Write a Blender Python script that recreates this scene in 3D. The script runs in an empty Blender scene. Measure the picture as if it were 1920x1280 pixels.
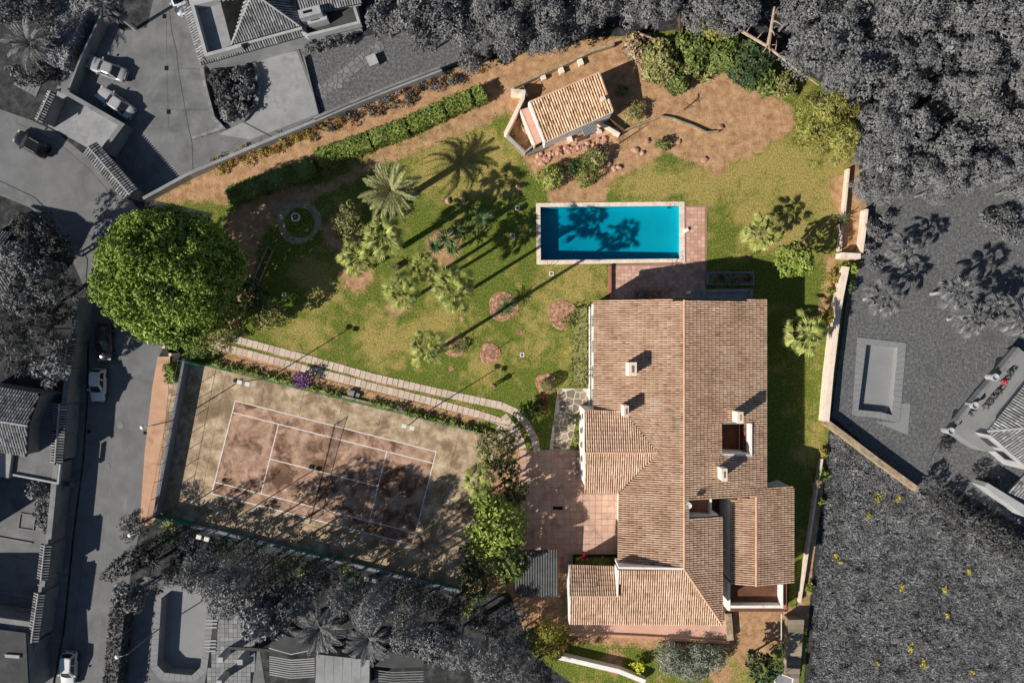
import bpy, bmesh, math, random
import numpy as np
from mathutils import Vector, Matrix
random.seed(7); rng = np.random.default_rng(7)
sc = bpy.context.scene
COL = sc.collection
# ------------------------------------------------------------------ camera, sky, sun, exposure
S, H = 16.35, 78.0            # photo pixels per metre on the ground, drone height
SUN_EL, SHADOW = math.radians(34), (0.85, 0.527)
cam = bpy.data.cameras.new('camera'); cam.sensor_width = 36; cam.lens = 36*H/(1920/S); cam.clip_end = 3000
cam_o = bpy.data.objects.new('camera', cam); cam_o.location = (0, 0, H); COL.objects.link(cam_o); sc.camera = cam_o
world = bpy.data.worlds.new('World'); sc.world = world; world.use_nodes = True
wn = world.node_tree.nodes; sky = wn.new('ShaderNodeTexSky'); sky.sky_type = 'NISHITA'; sky.sun_disc = False
sky.sun_elevation = SUN_EL; sky.sun_rotation = math.radians(238); sky.air_density = 1.0; sky.dust_density = 0.3; sky.ozone_density = 1.6
bg = wn['Background']; bg.inputs['Strength'].default_value = 0.054
world.node_tree.links.new(sky.outputs['Color'], bg.inputs['Color'])
sun = bpy.data.lights.new('sun', 'SUN'); sun.energy = 4.9; sun.angle = math.radians(0.5); sun.color = (1.0, 0.95, 0.87)
sun_o = bpy.data.objects.new('sun', sun); COL.objects.link(sun_o); sun_o.location = (-60, -40, 60)
_n = math.hypot(*SHADOW)
sun_o.rotation_euler = Vector((SHADOW[0]/_n*math.cos(SUN_EL), SHADOW[1]/_n*math.cos(SUN_EL), -math.sin(SUN_EL))).to_track_quat('-Z', 'Y').to_euler()
vs = sc.view_settings; vs.view_transform = 'Standard'; vs.look = 'None'; vs.gamma = 1; vs.exposure = 0.3; vs.use_curve_mapping = False

def W(px, py, z=0.0):
    k = (H - z)/H
    return ((px - 960)/S*k, (640 - py)/S*k, z)
def W2(px, py, z=0.0): return W(px, py, z)[:2]
def L(pts, z=0.0): return [W2(p[0], p[1], z) for p in pts]
def s2l(c):
    c = c/255.0
    return c/12.92 if c <= .04045 else ((c + .055)/1.055)**2.4
def C(r, g=None, b=None):
    if g is None: g = b = r
    return (s2l(r), s2l(g), s2l(b), 1)

# ------------------------------------------------------------------ materials
MATS = {}
def mat(name, cols, scale=1.0, detail=5, rough=.9, bump=0.0, bscale=None, tone=0.0, spec=.15, contrast=1.0, stain=None, metallic=0, objrand=0.0):
    """cols: stops of the thing's own colour, chosen by world-space noise mixed with the per-piece 'tone'."""
    m = bpy.data.materials.new(name); m.use_nodes = True; MATS[name] = m
    nt = m.node_tree; N = nt.nodes; K = nt.links; b = N['Principled BSDF']
    b.inputs['Roughness'].default_value = rough; b.inputs['Specular IOR Level'].default_value = spec; b.inputs['Metallic'].default_value = metallic
    geo = N.new('ShaderNodeNewGeometry')
    n1 = N.new('ShaderNodeTexNoise'); n1.inputs['Scale'].default_value = scale; n1.inputs['Detail'].default_value = detail; n1.inputs['Roughness'].default_value = .62
    K.new(geo.outputs['Position'], n1.inputs['Vector'])
    mr = N.new('ShaderNodeMapRange'); mr.inputs['From Min'].default_value = .5 - .22/contrast; mr.inputs['From Max'].default_value = .5 + .22/contrast
    K.new(n1.outputs['Fac'], mr.inputs['Value']); fac = mr.outputs['Result']
    if tone > 0:
        at = N.new('ShaderNodeAttribute'); at.attribute_name = 'tone'
        mx = N.new('ShaderNodeMix'); mx.inputs['Factor'].default_value = tone
        K.new(fac, mx.inputs[2]); K.new(at.outputs['Fac'], mx.inputs[3]); fac = mx.outputs[0]
    if objrand > 0:
        oi = N.new('ShaderNodeObjectInfo'); mx = N.new('ShaderNodeMix'); mx.inputs['Factor'].default_value = objrand
        K.new(fac, mx.inputs[2]); K.new(oi.outputs['Random'], mx.inputs[3]); fac = mx.outputs[0]
    r = N.new('ShaderNodeValToRGB'); e = r.color_ramp.elements
    while len(e) < len(cols): e.new(.5)
    for i, c in enumerate(cols):
        e[i].position = i/(len(cols) - 1) if len(cols) > 1 else 0; e[i].color = tuple(c[:3]) + (1,)
    if len(cols) == 1: e[1].color = e[0].color
    K.new(fac, r.inputs['Fac']); col = r.outputs['Color']
    if stain:      # (colour, scale, threshold, strength): dirt and moss with a shape of its own
        sc_, ss, th, st = stain
        n2 = N.new('ShaderNodeTexNoise'); n2.inputs['Scale'].default_value = ss; n2.inputs['Detail'].default_value = 7; n2.inputs['Roughness'].default_value = .65; n2.inputs['Distortion'].default_value = .6
        K.new(geo.outputs['Position'], n2.inputs['Vector'])
        m2 = N.new('ShaderNodeMapRange'); m2.inputs['From Min'].default_value = th; m2.inputs['From Max'].default_value = th + .13; m2.inputs['To Max'].default_value = st
        K.new(n2.outputs['Fac'], m2.inputs['Value'])
        mx = N.new('ShaderNodeMix'); mx.data_type = 'RGBA'; mx.inputs[7].default_value = tuple(sc_[:3]) + (1,)
        K.new(m2.outputs['Result'], mx.inputs[0]); K.new(col, mx.inputs[6]); col = mx.outputs[2]
    K.new(col, b.inputs['Base Color'])
    if bump:
        n3 = N.new('ShaderNodeTexNoise'); n3.inputs['Scale'].default_value = bscale or scale*4; n3.inputs['Detail'].default_value = 4
        K.new(geo.outputs['Position'], n3.inputs['Vector'])
        bp = N.new('ShaderNodeBump'); bp.inputs['Strength'].default_value = bump; bp.inputs['Distance'].default_value = .1
        K.new(n3.outputs['Fac'], bp.inputs['Height']); K.new(bp.outputs['Normal'], b.inputs['Normal'])
    return m

mat('scrub', [C(34), C(56), C(84)], .9, 8, bump=.5, bscale=5, contrast=1.2)
mat('asphalt', [C(104), C(114), C(124)], .5, 9, bump=.2, bscale=30, stain=(C(94), .25, .55, .6))
mat('concrete_grey', [C(100), C(114), C(126)], .5, 10, bump=.15, bscale=14, contrast=1.2, stain=(C(88), .3, .52, .6))
mat('concrete_pale', [C(128), C(146), C(160)], .5, 8, bump=.1, bscale=10, stain=(C(110), .5, .54, .5))
mat('pave_grey', [C(112), C(132), C(150)], .6, 6, tone=.7, bump=.1, bscale=12)
mat('paint_grey', [C(120), C(132)], 3)
mat('grass_grey', [C(74), C(100), C(126)], 3.2, 10, bump=.8, bscale=10, contrast=1.2, stain=(C(82), .22, .54, .5))
mat('soil_grey', [C(40), C(62), C(84)], 1.2, 9, bump=.8, bscale=6)
mat('meadow_soil', [C(46), C(64), C(82)], 1.0, 9, bump=.9, bscale=5)
mat('meadow_blade', [C(52), C(88), C(128), C(175)], .5, 4, tone=.6)
mat('yellow_petal', [C(190, 170, 20), C(230, 215, 50)], 4)
mat('terracotta_pave', [C(180, 140, 112), C(202, 162, 134)], .7, 7, bump=.1, bscale=15, stain=(C(150, 118, 92), .6, .53, .6))
mat('brick_pave', [C(178, 134, 116), C(202, 160, 140), C(222, 186, 166)], .7, 6, tone=.65, bump=.12, bscale=14, stain=(C(150, 112, 98), .4, .54, .5))
mat('drive_pave', [C(178, 144, 126), C(198, 164, 144), C(214, 184, 164)], .5, 7, objrand=.35, bump=.12, bscale=12, stain=(C(150, 118, 104), .5, .5, .6))
mat('mortar_red', [C(150, 114, 98), C(172, 134, 116)], 2)
mat('coping_stone', [C(208, 184, 164), C(230, 210, 192), C(240, 224, 208)], 1.2, 8, objrand=.4, bump=.12, bscale=12, stain=(C(178, 150, 126), 1.3, .55, .6))
mat('path_slab', [C(174, 154, 136), C(200, 180, 162), C(214, 196, 178)], .9, 6, objrand=.5, bump=.1, bscale=14, stain=(C(160, 140, 118), 1.2, .56, .6))
mat('flagstone', [C(96, 92, 86), C(140, 126, 108), C(176, 158, 132)], .8, 6, objrand=.65, bump=.2, bscale=10)
mat('grout_pale', [C(196, 186, 170), C(216, 206, 190)], 2)
mat('flag_grey', [C(104), C(122), C(138)], .8, 6, objrand=.6, bump=.15, bscale=10)
mat('court_outer', [C(138, 118, 94), C(174, 152, 124), C(204, 182, 156)], .8, 11, bump=.1, bscale=14, contrast=1.5, stain=(C(120, 100, 76), .34, .49, .8))
mat('court_inner', [C(140, 110, 92), C(172, 138, 116), C(198, 168, 146)], .9, 11, bump=.1, bscale=14, contrast=1.3, stain=(C(98, 72, 56), .4, .465, .95))
mat('line_white', [C(196, 188, 180), C(236, 230, 224)], 2.5, 6, contrast=.8)
mat('tile', [C(148, 114, 92), C(196, 160, 132), C(218, 186, 158), C(236, 212, 188)], .5, 6, tone=.55, bump=.1, bscale=20, stain=(C(132, 110, 76), .45, .56, .6))
mat('tile_channel', [C(52, 34, 24), C(92, 62, 44)], .9, 6)
mat('tile_old', [C(130, 100, 78), C(206, 166, 132), C(236, 200, 164), C(244, 220, 190)], .6, 6, tone=.7, bump=.1, bscale=20, stain=(C(104, 92, 68), 1.0, .53, .7))
mat('ridge_clay', [C(196, 148, 118), C(222, 178, 148)], 1.2, 6, tone=.5)
mat('tile_grey', [C(70), C(112), C(146), C(184)], .5, 6, tone=.72)
mat('channel_grey', [C(26), C(52)], .9, 6)
mat('ridge_grey', [C(140), C(176)], 1.2, 6, tone=.5)
mat('white_wall', [C(226, 218, 210), C(242, 236, 230)], .8, 6, rough=.85, stain=(C(196, 178, 160), 1.1, .55, .65))
mat('white_grey', [C(150), C(176)], .7, 6, stain=(C(140), .8, .55, .5))
mat('wall_grey', [C(112), C(138)], .7, 7, stain=(C(92), .8, .53, .6), bump=.1)
mat('wall_dark', [C(60), C(82)], .7, 6)
mat('wall_court', [C(106, 108, 118), C(134, 136, 146)], .6, 6, stain=(C(90, 92, 96), .8, .53, .5))
mat('stone_wall', [C(120, 104, 84), C(158, 138, 112), C(190, 170, 142)], 1.6, 8, bump=.5, bscale=5)
mat('stone_grey', [C(84), C(126), C(156)], 1.6, 8, bump=.5, bscale=5)
mat('salmon', [C(150, 98, 80), C(176, 122, 100)], .8, 6)
mat('brown_floor', [C(88, 58, 44), C(120, 84, 64)], .8, 7, stain=(C(70, 50, 40), 1, .55, .5))
mat('glass_dark', [C(28, 32, 38)], 1, rough=.08, spec=.5)
mat('glass_grey', [C(44, 44, 46)], 1, rough=.12, spec=.5)
mat('frame_grey', [C(128, 128, 130), C(150, 150, 150)], 1.5)
mat('metal_sheet', [C(66, 66, 68), C(92, 92, 92)], 1.2, 6, rough=.55, stain=(C(56, 54, 50), .8, .54, .6))
mat('galvanised', [C(110, 116, 116), C(140, 146, 146)], 2, rough=.45, metallic=.4)
mat('green_mesh', [C(30, 92, 78), C(58, 128, 110)], 2, rough=.7)
mat('lamp_head', [C(214, 212, 200)], 1, rough=.4)
mat('chrome', [C(200)], 1, rough=.15, metallic=1)
mat('rubber', [C(24)], 1, rough=.8)
mat('alloy', [C(150)], 1, rough=.35, metallic=.8)
mat('car_silver', [C(162), C(170)], .5, rough=.25, spec=.5, metallic=.3)
mat('car_champagne', [C(172), C(180)], .5, rough=.25, spec=.5, metallic=.2)
mat('car_white', [C(196), C(204)], .5, rough=.2, spec=.5)
mat('car_black', [C(26), C(32)], .5, rough=.12, spec=.6)
mat('car_graphite', [C(58), C(66)], .5, rough=.15, spec=.6, metallic=.3)
mat('headlight', [C(190)], 1, rough=.1, spec=.5)
mat('taillight', [C(88, 40, 40)], 1, rough=.2)
mat('bark', [C(70, 54, 42), C(112, 90, 72)], 3, 6, bump=.5)
mat('bark_pale', [C(150, 128, 108), C(196, 176, 156)], 3, 6, bump=.4)
mat('bark_grey', [C(90), C(140)], 3, 6, bump=.4)
mat('palm_trunk', [C(104, 86, 66), C(146, 124, 98)], 4, 5, bump=.5)
mat('trunk_grey', [C(140), C(180)], 4, 5, bump=.4)
def leaf(name, cols, scale=.5, tone=.7, rough=.6): mat(name, cols, scale, 4, rough=rough, spec=.25, tone=tone)
leaf('leaf_umbrella', [C(58, 76, 26), C(106, 128, 48), C(148, 168, 74), C(190, 200, 106)])
leaf('leaf_olive', [C(72, 76, 40), C(130, 128, 76), C(182, 174, 118)])
leaf('leaf_pine_yellow', [C(84, 82, 34), C(140, 136, 68), C(184, 178, 104)])
leaf('leaf_green', [C(50, 62, 28), C(98, 112, 56), C(150, 160, 92)])
leaf('leaf_bright', [C(70, 86, 30), C(130, 146, 62), C(184, 192, 106)])
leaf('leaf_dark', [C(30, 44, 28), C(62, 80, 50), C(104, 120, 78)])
leaf('leaf_yellow', [C(90, 82, 28), C(150, 136, 58), C(190, 170, 90)])
leaf('leaf_lime', [C(130, 140, 30), C(190, 196, 60), C(220, 220, 90)])
leaf('leaf_glaucous', [C(84, 90, 76), C(134, 138, 120), C(174, 176, 154)])
leaf('leaf_red', [C(90, 32, 30), C(140, 60, 52)])
leaf('leaf_purple', [C(96, 60, 104), C(150, 104, 156)])
leaf('petal_red', [C(190, 30, 50), C(225, 60, 80)])
leaf('leaf_hedge', [C(64, 78, 30), C(112, 126, 56), C(156, 164, 88)])
leaf('leaf_dry', [C(110, 90, 66), C(160, 138, 108), C(196, 174, 144)])
leaf('leaf_rust', [C(104, 74, 42), C(160, 112, 62), C(190, 146, 92)])
leaf('frond_fan', [C(104, 114, 52), C(162, 168, 90), C(212, 210, 144)], .6)
leaf('frond_feather', [C(92, 100, 58), C(146, 148, 96), C(192, 186, 140)], .6)
leaf('frond_dark', [C(42, 66, 34), C(84, 108, 62), C(128, 142, 90)], .6)
leaf('frond_grey', [C(54), C(104), C(166)], .6)
leaf('grey_dark', [C(40), C(74), C(120)])
leaf('grey_mid', [C(60), C(104), C(160)])
leaf('grey_pine', [C(74), C(116), C(156)], .35)
leaf('grey_light', [C(80), C(124), C(172)])
mat('leaf_cypress', [C(6), C(16), C(32)], .5, 4, rough=1, spec=0, tone=.7)
# lawn: green, dry and bare-earth areas of the turf, from a painted-in mask that marks where the turf is worn
def lawn_material():
    m = bpy.data.materials.new('lawn'); m.use_nodes = True; nt = m.node_tree; N = nt.nodes; K = nt.links; b = N['Principled BSDF']; MATS['lawn'] = m
    b.inputs['Roughness'].default_value = .95; b.inputs['Specular IOR Level'].default_value = .05
    geo = N.new('ShaderNodeNewGeometry'); at = N.new('ShaderNodeAttribute'); at.attribute_name = 'wear'
    sep = N.new('ShaderNodeSeparateColor'); K.new(at.outputs['Color'], sep.inputs['Color'])
    def noise(scale, detail=6, rough=.6, dist=0):
        n = N.new('ShaderNodeTexNoise'); n.inputs['Scale'].default_value = scale; n.inputs['Detail'].default_value = detail; n.inputs['Roughness'].default_value = rough; n.inputs['Distortion'].default_value = dist
        K.new(geo.outputs['Position'], n.inputs['Vector']); return n.outputs['Fac']
    def ramp(fac, cols, lo=.3, hi=.7):
        mr = N.new('ShaderNodeMapRange'); mr.inputs['From Min'].default_value = lo; mr.inputs['From Max'].default_value = hi; K.new(fac, mr.inputs['Value'])
        r = N.new('ShaderNodeValToRGB'); e = r.color_ramp.elements
        while len(e) < len(cols): e.new(.5)
        for i, c in enumerate(cols): e[i].position = i/(len(cols)-1); e[i].color = c
        K.new(mr.outputs['Result'], r.inputs['Fac']); return r.outputs['Color']
    def edge(sock, nz, amp, lo, hi):
        s = N.new('ShaderNodeMath'); s.operation = 'SUBTRACT'; K.new(nz, s.inputs[0]); s.inputs[1].default_value = .5
        ma = N.new('ShaderNodeMath'); ma.operation = 'MULTIPLY_ADD'; K.new(s.outputs[0], ma.inputs[0]); ma.inputs[1].default_value = amp; K.new(sock, ma.inputs[2])
        mr = N.new('ShaderNodeMapRange'); mr.inputs['From Min'].default_value = lo; mr.inputs['From Max'].default_value = hi; K.new(ma.outputs[0], mr.inputs['Value']); return mr.outputs['Result']
    def mixc(f, a, c):
        x = N.new('ShaderNodeMix'); x.data_type = 'RGBA'; K.new(f, x.inputs[0]); K.new(a, x.inputs[6]); K.new(c, x.inputs[7]); return x.outputs[2]
    fine = noise(5.5, 5, .75); mid = noise(.9, 8, .65, .4); big = noise(.22, 5, .55)
    green = ramp(fine, [C(56, 72, 22), C(98, 110, 42), C(140, 146, 76)], .34, .66)
    straw = ramp(fine, [C(112, 100, 44), C(158, 142, 80), C(192, 174, 112)], .34, .66)
    earth = ramp(noise(1.0, 11, .78), [C(136, 104, 72), C(178, 140, 104), C(206, 168, 132)], .34, .66)
    c = mixc(edge(edge(sep.outputs['Green'], big, 2.0, .05, .95), mid, 1.9, .25, .85), green, straw)
    c = mixc(edge(edge(sep.outputs['Red'], mid, 1.5, .05, .95), fine, 1.9, .3, .75), c, earth)
    K.new(c, b.inputs['Base Color'])
    bp = N.new('ShaderNodeBump'); bp.inputs['Strength'].default_value = .7; bp.inputs['Distance'].default_value = .12; K.new(noise(7, 4, .7), bp.inputs['Height']); K.new(bp.outputs['Normal'], b.inputs['Normal'])
lawn_material()
def water_material(name, col, dens):
    m = bpy.data.materials.new(name); m.use_nodes = True; nt = m.node_tree; N = nt.nodes; K = nt.links; MATS[name] = m
    N.remove(N['Principled BSDF']); out = N['Material Output']
    tr = N.new('ShaderNodeBsdfTransparent'); gl = N.new('ShaderNodeBsdfGlossy'); gl.inputs['Roughness'].default_value = .03
    fr = N.new('ShaderNodeLayerWeight'); fr.inputs['Blend'].default_value = .5; pw = N.new('ShaderNodeMath'); pw.operation = 'POWER'; pw.inputs[1].default_value = 5; ma = N.new('ShaderNodeMath'); ma.operation = 'MULTIPLY_ADD'; ma.inputs[1].default_value = .9; ma.inputs[2].default_value = .02; K.new(fr.outputs['Facing'], pw.inputs[0]); K.new(pw.outputs[0], ma.inputs[0]); mx = N.new('ShaderNodeMixShader')
    n = N.new('ShaderNodeTexNoise'); n.inputs['Scale'].default_value = 1.6; bp = N.new('ShaderNodeBump'); bp.inputs['Strength'].default_value = .05; K.new(n.outputs['Fac'], bp.inputs['Height'])
    K.new(bp.outputs['Normal'], gl.inputs['Normal'])
    K.new(ma.outputs[0], mx.inputs[0]); K.new(tr.outputs[0], mx.inputs[1]); K.new(gl.outputs[0], mx.inputs[2]); K.new(mx.outputs[0], out.inputs['Surface'])
    va = N.new('ShaderNodeVolumeAbsorption'); va.inputs['Color'].default_value = col; va.inputs['Density'].default_value = dens; K.new(va.outputs[0], out.inputs['Volume'])
water_material('pool_water', (.0, .79, .85, 1), 1.15)
water_material('pool_water_grey', (.6, .6, .6, 1), .12)
mat('pool_lining', [C(50, 196, 206), C(70, 206, 214)], .5, 4, rough=.6)
mat('pool_lining_grey', [C(140), C(150)], .5, 4, rough=.6)

# ------------------------------------------------------------------ mesh building
class MB:
    def __init__(s): s.v = []; s.f = []; s.t = []
    def add(s, vs_, fs, tone=.5):
        o = len(s.v); s.v += [tuple(p) for p in vs_]
        for f in fs: s.f.append([i + o for i in f]); s.t.append(tone)
        return s
    def prism(s, poly, z0, z1, tone=.5, top=None):
        """poly: 2-D outline; top: optional list of heights for the upper ring"""
        n = len(poly); a = sum(poly[i][0]*poly[(i+1) % n][1] - poly[(i+1) % n][0]*poly[i][1] for i in range(n))
        if a < 0: poly = poly[::-1]; top = top[::-1] if top else None
        vs_ = [(p[0], p[1], z0) for p in poly] + [(p[0], p[1], top[i] if top else z1) for i, p in enumerate(poly)]
        fs = [list(range(n - 1, -1, -1)), list(range(n, 2*n))] + [[i, (i+1) % n, n + (i+1) % n, n + i] for i in range(n)]
        return s.add(vs_, fs, tone)
    def sheet(s, poly, z, tone=.5):
        n = len(poly); a = sum(poly[i][0]*poly[(i+1) % n][1] - poly[(i+1) % n][0]*poly[i][1] for i in range(n))
        if a < 0: poly = poly[::-1]
        return s.add([(p[0], p[1], z) for p in poly], [list(range(n))], tone)
    def box(s, c, size, rz=0.0, tone=.5):
        cx, cy, z0 = c; a, b, h = size; ca, sa = math.cos(rz), math.sin(rz)
        return s.prism([(cx + x*ca - y*sa, cy + x*sa + y*ca) for x, y in ((-a/2, -b/2), (a/2, -b/2), (a/2, b/2), (-a/2, b/2))], z0, z0 + h, tone)
    def wall(s, pts, th, z0, z1, closed=False, tone=.5, off=0.0):
        pts = [Vector(p) for p in pts]; n = len(pts); l = []; r = []
        for i in range(n):
            d0 = (pts[i] - pts[i-1]) if (i > 0 or closed) else None
            d1 = (pts[(i+1) % n] - pts[i]) if (i < n - 1 or closed) else None
            d0 = d0.normalized() if d0 is not None else d1.normalized(); d1 = d1.normalized() if d1 is not None else d0
            t = (d0 + d1).normalized(); nrm = Vector((-t.y, t.x)); k = 1/max(.4, nrm.dot(Vector((-d1.y, d1.x))))
            l.append(pts[i] + nrm*(th/2 + off)*k); r.append(pts[i] + nrm*(off - th/2)*k)
        zz = z1 if isinstance(z1, (list, tuple)) else [z1]*n
        vs_ = [(p.x, p.y, z0) for p in l] + [(p.x, p.y, z0) for p in r] + [(p.x, p.y, zz[i]) for i, p in enumerate(l)] + [(p.x, p.y, zz[i]) for i, p in enumerate(r)]
        fs = []
        for i in range(n if closed else n - 1):
            j = (i+1) % n
            fs += [[2*n+i, 3*n+i, 3*n+j, 2*n+j], [i, 2*n+i, 2*n+j, j], [n+i, n+j, 3*n+j, 3*n+i], [i, j, n+j, n+i]]
        if not closed: fs += [[0, n, 3*n, 2*n], [n-1, 3*n-1, 4*n-1, 2*n-1]]
        return s.add(vs_, fs, tone)
    def tube(s, pts, r0, r1=None, n=6, tone=.5, cap=True):
        pts = [Vector(p) for p in pts]; r1 = r0 if r1 is None else r1; m = len(pts); vs_ = []; fs = []
        for i, p in enumerate(pts):
            d = (pts[min(i+1, m-1)] - pts[max(i-1, 0)]).normalized(); a = d.orthogonal().normalized() if abs(d.z) < .9 else Vector((1, 0, 0)); a = (a - d*a.dot(d)).normalized(); b = d.cross(a)
            r = r0 + (r1 - r0)*i/(m - 1)
            vs_ += [p + (a*math.cos(2*math.pi*k/n) + b*math.sin(2*math.pi*k/n))*r for k in range(n)]
        for i in range(m - 1):
            for k in range(n): fs.append([i*n + k, i*n + (k+1) % n, (i+1)*n + (k+1) % n, (i+1)*n + k])
        if cap: fs += [list(range(n))[::-1], list(range((m-1)*n, m*n))]
        return s.add(vs_, fs, tone)
    def lathe(s, c, prof, n=16, tone=.5):
        vs_ = []; fs = []
        for r, z in prof: vs_ += [(c[0] + r*math.cos(2*math.pi*k/n), c[1] + r*math.sin(2*math.pi*k/n), c[2] + z) for k in range(n)]
        for i in range(len(prof) - 1):
            for k in range(n): fs.append([i*n + k, i*n + (k+1) % n, (i+1)*n + (k+1) % n, (i+1)*n + k])
        fs += [list(range(n))[::-1], list(range((len(prof)-1)*n, len(prof)*n))]
        return s.add(vs_, fs, tone)
    def mesh(s, name, org=(0, 0, 0), smooth=False):
        me = bpy.data.meshes.new(name); me.from_pydata([(x - org[0], y - org[1], z - org[2]) for x, y, z in s.v], [], s.f)
        a = me.attributes.new('tone', 'FLOAT', 'FACE'); a.data.foreach_set('value', s.t)
        if smooth: me.polygons.foreach_set('use_smooth', [True]*len(me.polygons))
        return me
def quads_mesh(name, V, tone):
    """V: (n,4,3) array of loose quads, tone: (n,)"""
    n = len(V); me = bpy.data.meshes.new(name)
    me.vertices.add(4*n); me.vertices.foreach_set('co', V.reshape(-1).astype(np.float32))
    me.loops.add(4*n); me.loops.foreach_set('vertex_index', np.arange(4*n, dtype=np.int32))
    me.polygons.add(n); me.polygons.foreach_set('loop_start', np.arange(0, 4*n, 4, dtype=np.int32))
    me.update(calc_edges=True)
    a = me.attributes.new('tone', 'FLOAT', 'FACE'); a.data.foreach_set('value', np.asarray(tone, dtype=np.float32))
    return me
ORG = {}
def _link(name, data, m=None):
    o = bpy.data.objects.new(name, data); COL.objects.link(o)
    if m is not None and data is not None and len(data.materials) == 0: data.materials.append(MATS[m])
    return o
def tag(o, label, cat, group=None):
    o['label'] = label; o['category'] = cat
    if group: o['group'] = group
    return o
def thing(name, label, cat, loc=(0, 0, 0), rz=0.0, group=None):
    o = _link(name, None); o.location = loc; o.rotation_euler = (0, 0, rz); o.empty_display_size = .3; ORG[o] = tuple(loc); return tag(o, label, cat, group)
def part(name, mb, m, parent, smooth=False, kind=None, label=None):
    """a child mesh whose builder holds world coordinates (its parent stands unrotated)"""
    org = ORG.get(parent, (0, 0, 0)); o = _link(name, mb.mesh(name, org, smooth), m); o.parent = parent; ORG[o] = org
    if kind: o['kind'] = kind
    if label: o['label'] = label
    return o
def lpart(name, me, m, parent, loc=(0, 0, 0), rot=(0, 0, 0), scale=None, kind=None):
    o = _link(name, me, m); o.parent = parent; o.location = loc; o.rotation_euler = rot
    if scale: o.scale = scale
    if kind: o['kind'] = kind
    return o
def solo(name, mb, m, label, cat, group=None, smooth=False):
    xs = [p[0] for p in mb.v]; ys = [p[1] for p in mb.v]; zs = [p[2] for p in mb.v]; org = ((min(xs)+max(xs))/2, (min(ys)+max(ys))/2, min(zs))
    o = _link(name, mb.mesh(name, org, smooth), m); o.location = org; ORG[o] = org; return tag(o, label, cat, group)
def struct(name, mb, m, smooth=False, kind='structure'):
    o = _link(name, mb.mesh(name, (0, 0, 0), smooth), m); o['kind'] = kind; ORG[o] = (0, 0, 0); return o
def zone(name, px, z, m): return struct(name, MB().sheet(L(px), z), m)
def copy_tree(o, parent=None):
    c = o.copy(); COL.objects.link(c); c.parent = parent
    for ch in o.children: copy_tree(ch, c)
    return c
def inpoly(x, y, poly):
    x = np.asarray(x); y = np.asarray(y); r = np.zeros(x.shape, bool); n = len(poly)
    for i in range(n):
        x0, y0 = poly[i]; x1, y1 = poly[(i+1) % n]
        if y0 == y1: continue
        r ^= ((y0 > y) != (y1 > y)) & (x < (x1 - x0)*(y - y0)/(y1 - y0) + x0)
    return r
# ---- barrel tiles: rows of overlapping half-round cover tiles laid down the slope, clipped to the roof outline
def tile_field(mb, loops, zf, down, pitch=.235, tlen=.42, r=.088, lift=.0, jit=.012):
    d = Vector(down).normalized(); p = Vector((-d.y, d.x)); q = [[(Vector(a).dot(p), Vector(a).dot(d)) for a in lp] for lp in loops]
    us = [a[0] for lp in q for a in lp]; u = min(us) + pitch*.5; prof = [(math.cos(a), math.sin(a)) for a in (0, math.pi/4, math.pi/2, 3*math.pi/4, math.pi)]
    while u < max(us):
        xs = []
        for lp in q:
            for i in range(len(lp)):
                (u0, v0), (u1, v1) = lp[i], lp[(i+1) % len(lp)]
                if (u0 > u) != (u1 > u): xs.append(v0 + (v1 - v0)*(u - u0)/(u1 - u0))
        xs.sort(); rowtone = random.uniform(-.08, .08)
        for a, b in zip(xs[::2], xs[1::2]):
            n = max(1, round((b - a)/tlen)); st = (b - a)/n
            for k in range(n):
                v0 = a + k*st; v1 = a + (k+1)*st + .03; uu = u + random.uniform(-jit, jit); vs_ = []
                for v, rr, up in ((v0, r*.84, 0), (v1, r*1.06, .022)):
                    for c, s_ in prof:
                        w = p*(uu + c*rr) + d*v; vs_.append((w.x, w.y, zf(w.x, w.y) + .02 + s_*rr*1.15 + up + lift))
                mb.add(vs_, [[i, i+5, i+6, i+1] for i in range(4)] + [[9, 8, 7, 6, 5]], min(1, max(0, random.gauss(.55, .2) + rowtone)))
        u += pitch
    return mb
def plane(a, b, c):
    a, b, c = Vector(a), Vector(b), Vector(c); n = (b - a).cross(c - a); return lambda x, y: a.z - (n.x*(x - a.x) + n.y*(y - a.y))/n.z
def ridge(mb, a, b, r=.13, tlen=.42):
    a, b = Vector(a), Vector(b); n = max(1, round((b - a).length/tlen)); d = (b - a).normalized(); p = Vector((-d.y, d.x, 0)).normalized()
    for k in range(n):
        vs_ = []
        for t, rr in ((k/n, r*.88), ((k + 1.08)/n, r*1.05)):
            c = a + (b - a)*t
            vs_ += [tuple(c + p*math.cos(x)*rr + Vector((0, 0, math.sin(x)*rr))) for x in (0, math.pi/4, math.pi/2, 3*math.pi/4, math.pi)]
        mb.add(vs_, [[i, i+5, i+6, i+1] for i in range(4)] + [[9, 8, 7, 6, 5], [0, 1, 2, 3, 4]], random.random())
    return mb
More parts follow.
